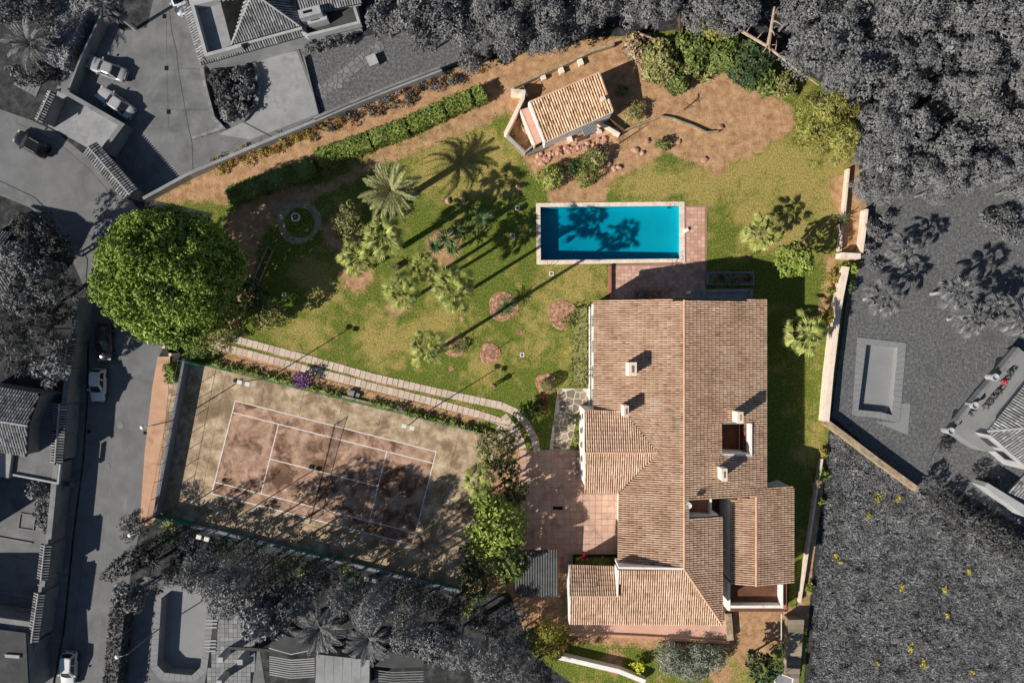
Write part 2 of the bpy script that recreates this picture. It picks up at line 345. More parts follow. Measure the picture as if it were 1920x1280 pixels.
def slope(parent, outline, zf, down, m='tile', ch='tile_channel', holes=(), th=.16, **k):
    """roof slope: a slab (part) carrying its tiles (sub-part)"""
    mb = MB(); n = len(outline)
    if not holes:
        mb.prism(outline, 0, 0, top=[zf(*p) for p in outline]); top = mb.v[n:]; mb.v[:n] = [(x, y, z - th) for x, y, z in top]
    else:
        from mathutils.geometry import tessellate_polygon
        lps = [outline] + list(holes); pts = [p for lp in lps for p in lp]
        tri = tessellate_polygon([[Vector((p[0], p[1], 0)) for p in lp] for lp in lps])
        mb.add([(p[0], p[1], zf(*p)) for p in pts], [list(t) for t in tri]); mb.add([(p[0], p[1], zf(*p) - th) for p in pts], [list(t) for t in tri])
        o = 0; N = len(pts)
        for lp in lps:
            k_ = len(lp); mb.f += [[o + i, o + (i+1) % k_, N + o + (i+1) % k_, N + o + i] for i in range(k_)]; mb.t += [.5]*k_; o += k_
    s = part('roof_slope', mb, ch, parent)
    part('roof_tiles', tile_field(MB(), [outline] + list(holes), zf, down, **k), m, s, kind='stuff')
    return s
# ------------------------------------------------------------------ the setting
from mathutils.geometry import tessellate_polygon
POOL_HOLES = [[(1007, 381), (1281, 380), (1281, 492), (1007, 493)], [(1612, 636), (1694, 646), (1682, 768), (1680, 786), (1650, 778), (1602, 773)], [(318, 1098), (377, 1106), (396, 1126), (392, 1180), (382, 1254), (362, 1272), (305, 1268), (288, 1248), (296, 1116)]]
def sheet_with_holes(name, poly, holes, z, m):
    lps = [poly] + [L(h) for h in holes]; pts = [p for lp in lps for p in lp]; tri = tessellate_polygon([[Vector((p[0], p[1], 0)) for p in lp] for lp in lps])
    fs = []
    for t in tri:
        a, b, c = (Vector(pts[i]) for i in t); fs.append(list(t) if (b - a).cross(c - a) > 0 else list(t)[::-1])
    return struct(name, MB().add([(p[0], p[1], z) for p in pts], fs), m)
sheet_with_holes('ground', [(-900, -900), (900, -900), (900, 900), (-900, 900)], POOL_HOLES, -.03, 'scrub')
LAWN = [(272, 372), (600, 226), (832, 132), (1120, 70), (1200, 66), (1330, 46), (1470, 118), (1600, 186), (1612, 330), (1626, 392), (1612, 500), (1584, 560), (1556, 790), (1546, 900), (1524, 1060), (1506, 1300), (1100, 1300), (1000, 1228), (955, 1110), (870, 1112), (282, 968), (340, 672), (330, 560), (400, 400)]
def build_lawn():
    poly = L(LAWN); c = .42; xs = np.arange(-43, 42, c); ys = np.arange(-41, 38, c)
    X, Y = np.meshgrid(xs, ys); nx, ny = len(xs), len(ys)
    def soft(polys, rad=.55, n=10):
        acc = np.zeros(X.shape)
        for i in range(n):
            a = 2*math.pi*i/n*3; r = rad*math.sqrt((i + .5)/n); jx, jy = X + r*math.cos(a), Y + r*math.sin(a); h = np.zeros(X.shape, bool)
            for p in polys: h |= inpoly(jx, jy, L(p))
            acc += h
        return acc/n
    def strip(pts, w):
        a = [Vector(p) for p in pts]; l = []; r = []
        for i, p in enumerate(a):
            d = (a[min(i+1, len(a)-1)] - a[max(i-1, 0)]).normalized(); nn = Vector((-d.y, d.x))*w/2; l.append(tuple(p + nn)); r.append(tuple(p - nn))
        return l + r[::-1]
    def disc(x, y, r): return [(x + r*math.cos(k*.5236), y + r*math.sin(k*.5236)) for k in range(12)]
    earth = [[(268, 378), (600, 226), (840, 130), (1110, 66), (1190, 70), (1160, 120), (1000, 178), (905, 208), (700, 286), (430, 380)],
             [(1150, 70), (1340, 120), (1490, 205), (1492, 242), (1430, 282), (1345, 322), (1310, 312), (1250, 286), (1190, 322), (1120, 345), (1000, 330), (962, 270), (960, 200), (1060, 130)],
             strip([(610, 352), (720, 298), (850, 248), (930, 212), (985, 185)], 20), strip([(1572, 330), (1590, 400), (1592, 470)], 44), strip([(1600, 300), (1620, 400), (1608, 480)], 30),
             strip([(1560, 480), (1552, 560), (1540, 600)], 22), [(1365, 1140), (1500, 1140), (1500, 1190), (1450, 1215), (1400, 1260), (1365, 1210)], strip([(1066, 1186), (1200, 1196), (1368, 1210)], 34), disc(1350, 1265, 26), disc(1150, 1240, 22),
             strip([(412, 648), (560, 686), (700, 722), (930, 786)], 12), [(425, 400), (530, 345), (620, 345), (600, 372), (520, 400), (480, 470), (480, 560), (440, 620), (400, 600)],
             strip([(410, 668), (560, 704), (720, 742), (900, 788)], 20), [(960, 1040), (1070, 1040), (1070, 1180), (960, 1180)], strip([(1330, 300), (1350, 330)], 30), disc(1080, 350, 60),
             strip([(1535, 900), (1520, 1080), (1500, 1180)], 20), [(870, 830), (980, 800), (985, 1110), (870, 1110)], disc(670, 520, 30), disc(830, 465, 34), disc(745, 575, 20), disc(640, 440, 36)]
    straw = [[(1120, 330), (1300, 315), (1480, 250), (1600, 280), (1590, 420), (1560, 480), (1420, 470), (1330, 390), (1010, 372)], [(700, 300), (930, 225), (960, 280), (990, 350), (880, 380), (780, 300)],
             disc(600, 520, 55), disc(560, 640, 50), disc(720, 640, 55), disc(1060, 530, 60), disc(1000, 620, 40), disc(900, 690, 40), strip([(1530, 640), (1515, 880)], 26), disc(820, 600, 40), disc(1380, 1230, 60), disc(1430, 1190, 50), disc(790, 340, 30)]
    R = soft(earth, .9, 16); G = soft(straw, 2.0, 22)*.66 + .2
    Z = .008*np.sin(X*1.3 + Y*.7)*np.cos(Y*1.1 - X*.4) - .008
    co = np.stack([X, Y, Z], -1).reshape(-1, 3); I = np.arange(nx*ny).reshape(ny, nx)
    q = np.stack([I[:-1, :-1], I[:-1, 1:], I[1:, 1:], I[1:, :-1]], -1); cx = (X[:-1, :-1] + c/2); cy = (Y[:-1, :-1] + c/2); q = q[inpoly(cx, cy, poly)]
    # leave the pool basin open
    pc = co[q].mean(1); hole = L([(1007, 381), (1281, 380), (1281, 492), (1007, 493)]); q = q[~inpoly(pc[:, 0], pc[:, 1], hole)]
    # pull the stepped rim onto the plot's outline
    ed = np.sort(np.concatenate([q[:, [0, 1]], q[:, [1, 2]], q[:, [2, 3]], q[:, [3, 0]]]), axis=1); ue, cnt = np.unique(ed, axis=0, return_counts=True); rim = np.unique(ue[cnt == 1]); pp = np.array(poly)
    for i in rim:
        p = co[i, :2]; a_, b_ = pp, np.roll(pp, -1, 0); t_ = np.clip(((p - a_)*(b_ - a_)).sum(1)/((b_ - a_)**2).sum(1), 0, 1); c_ = a_ + (b_ - a_)*t_[:, None]; d_ = np.linalg.norm(c_ - p, axis=1); j = d_.argmin()
        if d_[j] < .8: co[i, :2] = c_[j]
    used = np.unique(q); rm = -np.ones(len(co), int); rm[used] = np.arange(len(used)); q = rm[q]
    me = bpy.data.meshes.new('lawn'); me.from_pydata(co[used].tolist(), [], q.tolist())
    a = me.color_attributes.new('wear', 'FLOAT_COLOR', 'POINT'); d = np.ones((len(used), 4), np.float32); d[:, 0] = R.reshape(-1)[used]; d[:, 1] = G.reshape(-1)[used]; d[:, 2] = 0
    a.data.foreach_set('color', d.reshape(-1)); me.polygons.foreach_set('use_smooth', [True]*len(me.polygons))
    o = _link('lawn', me, 'lawn'); o['kind'] = 'structure'
build_lawn()
# road, pavements, neighbouring yards
zone('road', [(-60, 190), (0, 205), (60, 226), (110, 250), (160, 292), (210, 345), (262, 392), (330, 480), (332, 600), (298, 668), (287, 722), (272, 850), (263, 985), (250, 1050), (232, 1150), (216, 1300), (-40, 1300), (100, 1300), (122, 1180), (140, 1000), (158, 860), (166, 740), (168, 560), (158, 490), (120, 432), (62, 376), (0, 346), (-60, 330)], -.008, 'asphalt')
def kerb_walk(name, px, m, h=.12):
    return struct(name, MB().prism(L(px), -.03, h), m)
kerb_walk('pavement', [(297, 668), (320, 668), (316, 740), (304, 850), (292, 940), (284, 982), (263, 986), (272, 850), (287, 722)], 'terracotta_pave')
kerb_walk('verge', [(320, 690), (348, 676), (330, 790), (310, 900), (296, 968), (284, 982), (304, 850), (316, 740)], 'soil_tan' if 'soil_tan' in MATS else 'court_outer', .10)
kerb_walk('pavement', [(142, 560), (164, 560), (162, 740), (154, 860), (136, 1000), (118, 1180), (96, 1300), (72, 1300), (100, 1150), (120, 1000), (134, 860), (140, 740)], 'concrete_grey')
kerb_walk('pavement', [(-40, 322), (0, 340), (64, 370), (126, 428), (164, 486), (160, 545), (150, 520), (118, 446), (58, 390), (-40, 350)], 'concrete_grey', .05)
zone('courtyard', [(186, 26), (232, 58), (275, 52), (292, -20), (346, -20), (384, 126), (470, 112), (560, 94), (604, 214), (352, 330), (262, 378), (196, 288), (228, 232), (112, 166), (128, 110), (165, 90)], -.016, 'concrete_grey')
zone('gate_apron', [(108, 170), (226, 236), (190, 290), (160, 275), (90, 236)], -.010, 'concrete_pale')
zone('side_yard', [(480, 112), (556, 96), (600, 212), (470, 262), (410, 252), (470, 222)], -.012, 'concrete_pale')
zone('neighbour_lawn', [(560, 88), (700, 66), (830, 40), (980, 20), (960, 90), (830, 130), (606, 214)], -.014, 'grass_grey')
sheet_with_holes('neighbour_garden', L([(1612, 370), (1700, 350), (1960, 330), (1960, 660), (1760, 830), (1716, 915), (1560, 780)]), POOL_HOLES[1:2], -.020, 'grass_grey')
zone('meadow', [(1560, 800), (1720, 920), (1960, 1000), (1960, 1300), (1508, 1300), (1530, 1060), (1548, 900)], -.016, 'meadow_soil')
zone('house_terrace', [(1716, 915), (1764, 826), (1930, 650), (1960, 640), (1960, 1010), (1800, 920)], -.012, 'grass_grey')
sheet_with_holes('pool_garden', L([(270, 1080), (470, 1120), (500, 1300), (225, 1300), (245, 1130)]), POOL_HOLES[2:3], -.018, 'concrete_grey')
zone('west_yard', [(-40, 890), (118, 890), (96, 1080), (60, 1300), (-40, 1300)], -.014, 'concrete_grey')
zone('front_garden', [(-40, 60), (150, 40), (140, 130), (80, 230), (-40, 180)], -.020, 'soil_grey')
zone('slope_soil', [(500, 262), (830, 134), (1120, 68), (1150, 80), (840, 160), (600, 256), (440, 320)], .012, 'grass_grey') if False else None
# courtyard drains and road markings
def flat_box(name, px, py, a, b, h, m, label, cat, rz=0, group=None, z=-.01):
    x, y, _ = W(px, py); return solo(name, MB().box((x, y, z), (a, b, h), rz), m, label, cat, group)
for i, (x, y) in enumerate([(308, 31), (312, 128), (316, 210)]):
    flat_box('drain_grate', x, y, .42, .5, .025, 'rubber', ['dark square drain grate nearest the roof terrace', 'dark square drain grate level with the silver cars', 'dark square drain grate beside the planted island'][i], 'drain', group='courtyard drains')
for i, (x, y) in enumerate([(226, 798), (202, 874)]):
    xx, yy, _ = W(x, y); solo('manhole_cover', MB().lathe((xx, yy, -.02), [(.36, 0), (.36, .03), (.3, .034), (.28, .03)], 20), 'flag_grey', ['round manhole cover in the lit road by the drain', 'round manhole cover at the edge of the road shadow'][i], 'manhole', 'manhole covers')
flat_box('drain_grate', 272, 811, .36, .36, .02, 'rubber', 'square road drain beside the terracotta pavement', 'drain')
flat_box('drain_grate', 167, 808, .36, .36, .02, 'rubber', 'square road drain in the shadow by the left kerb', 'drain')
a = MB(); p0 = Vector(W2(228, 1014)); p1 = Vector(W2(234, 955)); d = (p1 - p0).normalized(); n = Vector((-d.y, d.x))
a.sheet([tuple(p0 + n*.07), tuple(p0 - n*.07), tuple(p1 - n*.07), tuple(p1 + n*.07)], -.004)
a.sheet([tuple(p1 + n*.32), tuple(p1 - n*.32), tuple(p1 + d*1.9)], -.0035); struct('road_arrow', a, 'paint_grey')
a = MB()
for y0 in range(700, 1280, 24):
    x0 = 222 - (y0 - 700)*.075; p = Vector(W2(x0, y0)); q = Vector(W2(x0 - .9, y0 + 13)); a.wall([tuple(p), tuple(q)], .07, -.0075, -.004)
struct('road_line', a, 'paint_grey')
# ---- crazy paving: Voronoi stones with grout between
def clip(poly, a, b, c):
    out = []
    for i in range(len(poly)):
        p, q = poly[i], poly[(i+1) % len(poly)]; dp = a*p[0] + b*p[1] - c; dq = a*q[0] + b*q[1] - c
        if dp <= 0: out.append(p)
        if (dp < 0) != (dq < 0) and dp != dq:
            t = dp/(dp - dq); out.append((p[0] + (q[0]-p[0])*t, p[1] + (q[1]-p[1])*t))
    return out
def crazy(parent, outline, step, gap, z0, z1, m, seed=1, name='stone'):
    r = random.Random(seed); xs = [p[0] for p in outline]; ys = [p[1] for p in outline]; pts = []
    y = min(ys) - step
    while y < max(ys) + step:
        x = min(xs) - step
        while x < max(xs) + step: pts.append((x + r.uniform(-.42, .42)*step, y + r.uniform(-.42, .42)*step)); x += step
        y += step
    n = len(outline); ar = sum(outline[i][0]*outline[(i+1) % n][1] - outline[(i+1) % n][0]*outline[i][1] for i in range(n)); out = outline if ar > 0 else outline[::-1]
    for i, p in enumerate(pts):
        poly = [(p[0]-2*step, p[1]-2*step), (p[0]+2*step, p[1]-2*step), (p[0]+2*step, p[1]+2*step), (p[0]-2*step, p[1]+2*step)]
        for j, q in enumerate(pts):
            if i == j: continue
            dx, dy = q[0]-p[0], q[1]-p[1]; d2 = dx*dx + dy*dy
            if d2 > 16*step*step: continue
            dd = math.sqrt(d2); poly = clip(poly, dx/dd, dy/dd, ((p[0]+q[0])/2*dx + (p[1]+q[1])/2*dy)/dd - gap/2)
            if len(poly) < 3: break
        if len(poly) < 3: continue
        if not inpoly(np.array([p[0]]), np.array([p[1]]), out)[0]:
            continue
        ok = True
        for k in range(n):   # clip to the convex-ish outline
            a, b = out[k], out[(k+1) % n]; ex, ey = b[0]-a[0], b[1]-a[1]; le = math.hypot(ex, ey); nx_, ny_ = ey/le, -ex/le
            cc = nx_*a[0] + ny_*a[1] - gap/2
            if nx_*p[0] + ny_*p[1] < cc and min(nx_*v[0] + ny_*v[1] - cc for v in poly) < 0: 
                if math.hypot(p[0]-(a[0]+b[0])/2, p[1]-(a[1]+b[1])/2) < le/2 + step*1.2: poly = clip(poly, nx_, ny_, cc)
            if len(poly) < 3: ok = False; break
        if ok: part(name, MB().prism(poly, z0, z1 + r.uniform(-.006, .008)), m, parent)
a = struct('flagstone_path', MB().prism(L([(1046, 728), (1108, 728), (1106, 760), (1086, 770), (1078, 800), (1068, 842), (1030, 842), (1036, 800)]), -.02, .03), 'grout_pale')
crazy(a, L([(1046, 728), (1108, 728), (1106, 760), (1086, 770), (1078, 800), (1068, 842), (1030, 842), (1036, 800)]), .78, .11, 0, .05, 'flagstone', 3)
a = struct('flagstone_path', MB().prism(L([(588, 172), (600, 192), (652, 150), (700, 112), (722, 90), (716, 72), (672, 104)]), -.03, .0), 'grass_grey')
crazy(a, L([(588, 172), (600, 192), (652, 150), (700, 112), (722, 90), (716, 72), (672, 104)]), .62, .08, -.02, .03, 'flag_grey', 5)
# ---- garden path: two rows of concrete slabs
def slab_row(parent, pts, pitch, ln, wd, z1=.05, m='path_slab'):
    P = [Vector(W2(*p)) for p in pts]; dist = 0; me = None
    for i in range(len(P) - 1):
        seg = P[i+1] - P[i]; d = seg.normalized(); 
        while dist < seg.length:
            c = P[i] + d*dist
            if me is None: me = MB().box((0, 0, 0), (ln, wd, z1)).mesh('slab')
            lpart('slab', me, m, parent, (c.x, c.y, random.uniform(-.004, .006)), (0, 0, math.atan2(d.y, d.x) + random.uniform(-.03, .03)), (random.uniform(.94, 1.03), random.uniform(.95, 1.04), 1)); dist += pitch
        dist -= seg.length
pth = struct('garden_path', MB().wall(L([(560, 680), (700, 718), (940, 778)]), 1.2, -.04, -.03), 'tile_channel')
slab_row(pth, [(418, 630), (560, 668), (700, 707), (850, 741), (940, 760), (966, 772), (988, 795), (1002, 822), (1006, 842)], .64, .605, .84)
slab_row(pth, [(408, 648), (560, 688), (700, 725), (800, 750), (895, 776), (930, 787), (952, 797)], .64, .605, .84)
for dx, rows in ((16, 0), (30, 1), (44, 2)):
    slab_row(pth, [(952 - dx*.3, 770 + dx*.75), (978 - dx, 797 + dx*.25), (992 - dx, 824), (996 - dx, 842)], .64, .56, .8, .045, 'path_slab')
# ---- driveway of square terracotta tiles
def grid_field(parent, px, size, gap, z0, z1, m, rz=0, name='paving_tile'):
    poly = L(px); c = Vector(poly[0]); ca, sa = math.cos(rz), math.sin(rz); me = MB().box((0, 0, z0), (size - gap, size - gap, z1 - z0)).mesh(name); xs = [p[0] for p in poly]; ys = [p[1] for p in poly]; R = max(max(xs)-min(xs), max(ys)-min(ys)); n = int(R/size) + 2; k = 0
    for i in range(-n, n):
        for j in range(-n, n):
            u, v = (i + .5)*size, (j + .5)*size; x = c.x + u*ca - v*sa; y = c.y + u*sa + v*ca
            if inpoly(np.array([x]), np.array([y]), poly)[0]: lpart(name, me, m, parent, (x, y, random.uniform(-.003, .004)), (random.uniform(-.004, .004), 0, rz)); k += 1
    return k
a = struct('driveway', MB().prism(L([(975, 843), (1098, 843), (1098, 924), (1162, 924), (1162, 1062), (1052, 1062), (1052, 1040), (975, 1040)]), -.04, .012), 'mortar_red')
print('drive tiles', grid_field(a, [(975, 843), (1098, 843), (1098, 924), (1162, 924), (1162, 1062), (1052, 1062), (1052, 1040), (975, 1040)], .72, .03, 0, .04, 'drive_pave'))
# ---- swimming pool
pool = thing('swimming_pool', 'turquoise rectangular swimming pool with pale stone coping', 'pool', W(1144, 437))
ox, oy = W2(1144, 437); I4 = L([(1013, 388), (1274, 386), (1274, 485), (1014, 488)]); O4 = L([(1005, 381), (1283, 378), (1284, 492), (1006, 496)])
z_deep, z_sh = -1.75, -1.05
b = MB(); bz = [z_deep, z_sh, z_sh, z_deep]; b.add([(p[0], p[1], bz[i]) for i, p in enumerate(I4)] + [(p[0], p[1], -.02) for p in I4], [[3, 2, 1, 0]] + [[i, (i+1) % 4, 4 + (i+1) % 4, 4 + i] for i in range(4)]); part('basin', b, 'pool_lining', pool)
b = MB(); e = .004; cxm = sum(p[0] for p in I4)/4; cym = sum(p[1] for p in I4)/4; J4 = [(p[0] + (e if p[0] < cxm else -e), p[1] + (e if p[1] < cym else -e)) for p in I4]
b.add([(p[0], p[1], bz[i] + .01) for i, p in enumerate(J4)] + [(p[0], p[1], -.13) for p in J4], [[0, 3, 2, 1][::-1], [7, 6, 5, 4]] + [[i, 4 + i, 4 + (i+1) % 4, (i+1) % 4][::-1] for i in range(4)]); wobj = part('water', b, 'pool_water', pool)
bm_ = bmesh.new(); bm_.from_mesh(wobj.data); bmesh.ops.recalc_face_normals(bm_, faces=bm_.faces); bm_.to_mesh(wobj.data); bm_.free()
part('surround', MB().wall(I4, .3, -.6, .02, True, off=-.16 if False else .0) if False else MB().wall([((a_[0]+b_[0])/2, (a_[1]+b_[1])/2) for a_, b_ in zip(I4, O4)], .3, -.5, .035, True), 'grout_pale', pool)
for i in range(4):
    a_, b_, c_, d_ = Vector(I4[i]), Vector(I4[(i+1) % 4]), Vector(O4[(i+1) % 4]), Vector(O4[i]); n = max(4, round((b_ - a_).length/.62))
    for k in range(n):
        t0, t1 = (k + .012)/n, (k + .988)/n
        part('coping_stone', MB().prism([tuple(a_.lerp(b_, t0)), tuple(a_.lerp(b_, t1)), tuple(d_.lerp(c_, t1)), tuple(d_.lerp(c_, t0))], .0, .075 + random.uniform(-.003, .003)), 'coping_stone', pool)
def ladder(px, py, sgn, label):
    x, y, _ = W(px, py); t = thing('pool_ladder', label, 'ladder', (x, y, .05), 0, 'pool ladders')
    for dx in (-.25, .25): part('handrail', MB().tube([(x+dx, y + sgn*.5, .05), (x+dx, y + sgn*.45, .6), (x+dx, y + sgn*.2, .8), (x+dx, y - sgn*.15, .7), (x+dx, y - sgn*.28, .1), (x+dx, y - sgn*.28, -.9)], .024, n=7), 'chrome', t, True)
    for z in (-.25, -.5, -.75): part('tread', MB().box((x, y - sgn*.28, z), (.5, .09, .03)), 'chrome', t)
ladder(1258, 383, 1, 'chrome pool ladder on the top edge near the corner'); ladder(1030, 491, -1, 'chrome pool ladder at the bottom left pool corner'); ladder(1262, 489, -1, 'chrome pool ladder at the bottom right pool corner')
x, y, _ = W(1286, 432); solo('skimmer_box', MB().box((x, y, .03), (.5, .38, .28), .5).box((x + .02, y, .31), (.42, .3, .03), .5), 'white_wall', 'small white box on the pool edge', 'box')
TERR = [(1284, 386), (1325, 384), (1325, 512), (1325, 545), (1300, 560), (1143, 560), (1143, 496), (1284, 493)]
ter = struct('pool_terrace', MB().prism(L(TERR), -.04, .02), 'mortar_red')
def paver_stuff(parent, px, size, gap, z0, z1, m, rz=0, name='pavers'):
    poly = L(px); mb = MB(); xs = [p[0] for p in poly]; ys = [p[1] for p in poly]; x = min(xs) + size/2; j = 0
    while x < max(xs):
        y = min(ys) + size/2
        while y < max(ys):
            w, h = size - gap, size - gap
            if all(inpoly(np.array([x - w/2.4, x + w/2.4]), np.array([y - h/2.4, y + h/2.4]), poly)): mb.box((x, y, z0), (w, h, z1 - z0 + random.uniform(-.003, .004)), random.uniform(-.01, .01), random.random())
            y += size
        x += size
    return part(name, mb, m, parent, kind='stuff')
paver_stuff(ter, TERR, .42, .022, 0, .045, 'brick_pave')
# ------------------------------------------------------------------ tennis court
ang = math.radians(-14.2); cu = Vector((math.cos(ang), math.sin(ang))); cv = Vector((math.sin(ang), -math.cos(ang))); CO = Vector(W2(441, 751))
def ct(u, v): p = CO + cu*u + cv*v; return (p.x, p.y)
Q = [Vector(p) for p in L([(352, 678), (936, 820), (866, 1102), (296, 964)])]
court = struct('tennis_court', MB().prism([tuple(p) for p in Q], -.05, .004), 'tile_channel')
def bil(s, t): return tuple((Q[0].lerp(Q[1], s)).lerp(Q[3].lerp(Q[2], s), t))
for i in range(8):
    for j in range(4):
        g = .0004; part('court_panel', MB().prism([bil(i/8+g, j/4+g), bil((i+1)/8-g, j/4+g), bil((i+1)/8-g, (j+1)/4-g), bil(i/8+g, (j+1)/4-g)], -.02, .012), 'court_outer', court)
for u0, u1 in ((0, 5.485), (5.485, 11.885), (11.885, 18.285), (18.285, 23.77)):
    for v0, v1 in ((0, 2.74), (2.74, 5.485), (5.485, 8.23), (8.23, 10.97)):
        g = .012; part('painted_panel', MB().prism([ct(u0+g, v0+g), ct(u1-g, v0+g), ct(u1-g, v1-g), ct(u0+g, v1-g)], .0, .017), 'court_inner', court)
def cline(u0, v0, u1, v1):
    w = .055
    if u0 == u1: r = [ct(u0-w, v0-w), ct(u0+w, v0-w), ct(u0+w, v1+w), ct(u0-w, v1+w)]
    else: r = [ct(u0-w, v0-w), ct(u1+w, v0-w), ct(u1+w, v0+w), ct(u0-w, v0+w)]
    part('court_line', MB().sheet(r, .0215 if u0 == u1 else .0235), 'line_white', court)
for v in (0, 1.37, 9.60, 10.97): cline(0, v, 23.77, v)
for u in (0, 23.77): cline(u, 0, u, 10.97)
for u in (5.485, 18.285): cline(u, 1.37, u, 9.6)
cline(5.485, 5.485, 18.285, 5.485)
# net
nx0, nx1 = ct(11.885, -.3), ct(11.885, 11.27); net = thing('tennis_net', 'sagging dark tennis net across the middle of the court', 'net', (*ct(11.885, 5.5), .02))
for p in (nx0, nx1): part('net_post', MB().tube([(p[0], p[1], .01), (p[0], p[1], 1.1)], .045, n=8), 'galvanised', net)
b = MB(); n = 46; A, B = Vector(nx0), Vector(nx1)
def nz(t): return 1.05 - .16*(1 - (2*t - 1)**2)
for k in range(n + 1):
    p = A.lerp(B, k/n); b.tube([(p.x, p.y, .06), (p.x, p.y, nz(k/n))], .009, n=3)
for z in np.linspace(.08, 1, 10): b.tube([(*A.lerp(B, t), z*nz(t)) for t in np.linspace(0, 1, 8)], .009, n=3)
part('netting', b, 'rubber', net, kind='stuff')
b = MB(); pts = [(*A.lerp(B, t), nz(t)) for t in np.linspace(0, 1, 12)]
for p, q in zip(pts, pts[1:]): b.add([(p[0], p[1], p[2]-.06), (q[0], q[1], q[2]-.06), (q[0]+.015, q[1], q[2]), (p[0]+.015, p[1], p[2])], [[0, 1, 2, 3]])
part('net_tape', b, 'court_outer', net)
# court wall on the street side, fences, lamps
solo('court_wall', MB().wall([W2(345, 673, 1.5), W2(289, 966, 1.5)], .32, -.05, 1.5), 'wall_court', 'grey rendered wall along the street end of the tennis court', 'wall')
def fence(label, p0, p1, z0, z1, n, screen=None, group='court fences', wires=7):
    A, B = Vector(W2(*p0)), Vector(W2(*p1)); c = A.lerp(B, .5); t = thing('court_fence', label, 'fence', (c.x, c.y, z0), 0, group)
    for k in range(n + 1):
        p = A.lerp(B, k/n); part('post', MB().tube([(p.x, p.y, z0), (p.x, p.y, z1)], .035, n=6), 'galvanised' if screen is None else 'green_mesh', t)
    for z in (z0 + .1, z1 - .03): part('rail', MB().tube([(A.x, A.y, z), (B.x, B.y, z)], .018, n=5), 'galvanised' if screen is None else 'green_mesh', t)
    b = MB()
    for k in range(wires): b.tube([(A.x, A.y, z0 + (z1-z0)*(k+.5)/wires), (B.x, B.y, z0 + (z1-z0)*(k+.5)/wires)], .006, n=3)
    part('wire', b, 'green_mesh', t, kind='stuff')
    if screen:
        for (s0, s1, h) in screen:
            a, e = A.lerp(B, s0), A.lerp(B, s1); part('windbreak', MB().wall([tuple(a), tuple(e)], .012, z0 + .05, z0 + h, off=.03), 'green_mesh', t)
fence('thin wire fence standing on the grey street wall of the court', (357, 674), (301, 958), 1.5, 2.9, 9)
fence('green fence at the top left corner of the court', (352, 675), (390, 684), .0, 2.4, 2, [(0, 1, 1.6)])
fence('wire fence between court and slab path', (392, 684), (934, 818), 0, 1.5, 16, [(.73, .79, .55), (.88, .985, .7)])
fence('green wire fence along the shaded long side of the court', (298, 962), (864, 1100), 0, 2.6, 16, [(0, .12, 1.8), (.45, .62, 1.2), (.9, .99, .8)])
fence('wire fence at the tree end of the court', (932, 822), (866, 1098), 0, 2.6, 8)
def flood(head, base_h, arm, label):
    hx, hy, hz = W(head[0], head[1], base_h); bx, by = W2(arm[0], arm[1]); t = thing('floodlight', label, 'floodlight', (bx, by, 0), 0, 'court floodlights')
    part('pole', MB().tube([(bx, by, 0), (bx, by, base_h)], .075, .05, 8), 'galvanised', t)
    d = Vector((cv.x, cv.y)) if arm[1] < 900 else Vector((-cv.x, -cv.y))
    part('cross_arm', MB().tube([(bx - cu.x*.55, by - cu.y*.55, base_h), (bx + cu.x*.55, by + cu.y*.55, base_h)], .04, n=6), 'galvanised', t)
    for s_ in (-.42, .42):
        c = Vector((bx + cu.x*s_, by + cu.y*s_)) + d*.18
        part('lamp', MB().box((c.x, c.y, base_h - .05), (.5, .42, .2), ang), 'lamp_head', t)
for hd, lb in (((458, 715), 'floodlight on a tall pole at the upper left of the court'), ((766, 797), 'floodlight on a tall pole at the upper right of the court'), ((380, 1011), 'floodlight on a tall pole at the lower left court corner'), ((694, 1090), 'floodlight on a tall pole below the middle of the court')):
    k = (H - 7.5)/H; flood(hd, 7.5, (960 + (hd[0]-960)*k, 640 + (hd[1]-640)*k), lb)
def street_lamp(px, py, h, label):
    x, y, _ = W(px, py, h); t = thing('street_lamp', label, 'lamp', (x + 1.0, y + .2, 0), 0, 'street lamps')
    part('pole', MB().tube([(x+1.0, y+.2, 0), (x+1.0, y+.2, h - .15), (x+.6, y+.12, h), (x, y, h)], .07, .04, 7), 'galvanised', t); part('lantern', MB().lathe((x, y, h - .12), [(.1, 0), (.24, .04), (.22, .14), (.08, .2)], 12), 'lamp_head', t, True)
street_lamp(266, 801, 6.0, 'white street lamp over the road beside the court wall'); street_lamp(243, 1003, 6.0, 'white street lamp over the road by the leafless bush'); street_lamp(219, 1231, 6.0, 'white street lamp at the dark hedge by the road')

# ------------------------------------------------------------------ the villa
def on(px, py, zf):
    z = 5.0
    for _ in range(25): x, y = W2(px, py, z); z = zf(x, y)
    return (x, y)
ZR = 7.0; xr = W2(1283, 0, ZR)[0]
zE = lambda x, y: ZR - .234*(x - xr)
zW = lambda x, y: ZR - .239*(xr - x)
yw = W2(1233, 848, 6.4)[1]; zWN = lambda x, y: 6.4 - .24*(y - yw); zWS = lambda x, y: 6.4 - .24*(yw - y)
ys_ = W2(1283, 1068, ZR)[1]; zS = lambda x, y: ZR - .2*(ys_ - y)
xa = on(1418, 1000, zE)[0]; za = zE(xa, 0); zAW = lambda x, y: za - .24*(xa - x)
ysr = on(1100, 1117, zS)[1]; zsr = zS(0, ysr); zSN = lambda x, y: zsr - .55*(y - ysr)
def O(pts, zf): return [on(p[0], p[1], zf) for p in pts]
villa = thing('villa', 'large villa with ochre barrel tile roofs beside the pool', 'house', (*W2(1270, 800), 0))
slope(villa, O([(1283, 562), (1113, 562), (1113, 773), (1173, 773), (1233, 848), (1160, 925), (1158, 1063), (1283, 1066)], zW), zW, (-1, 0))
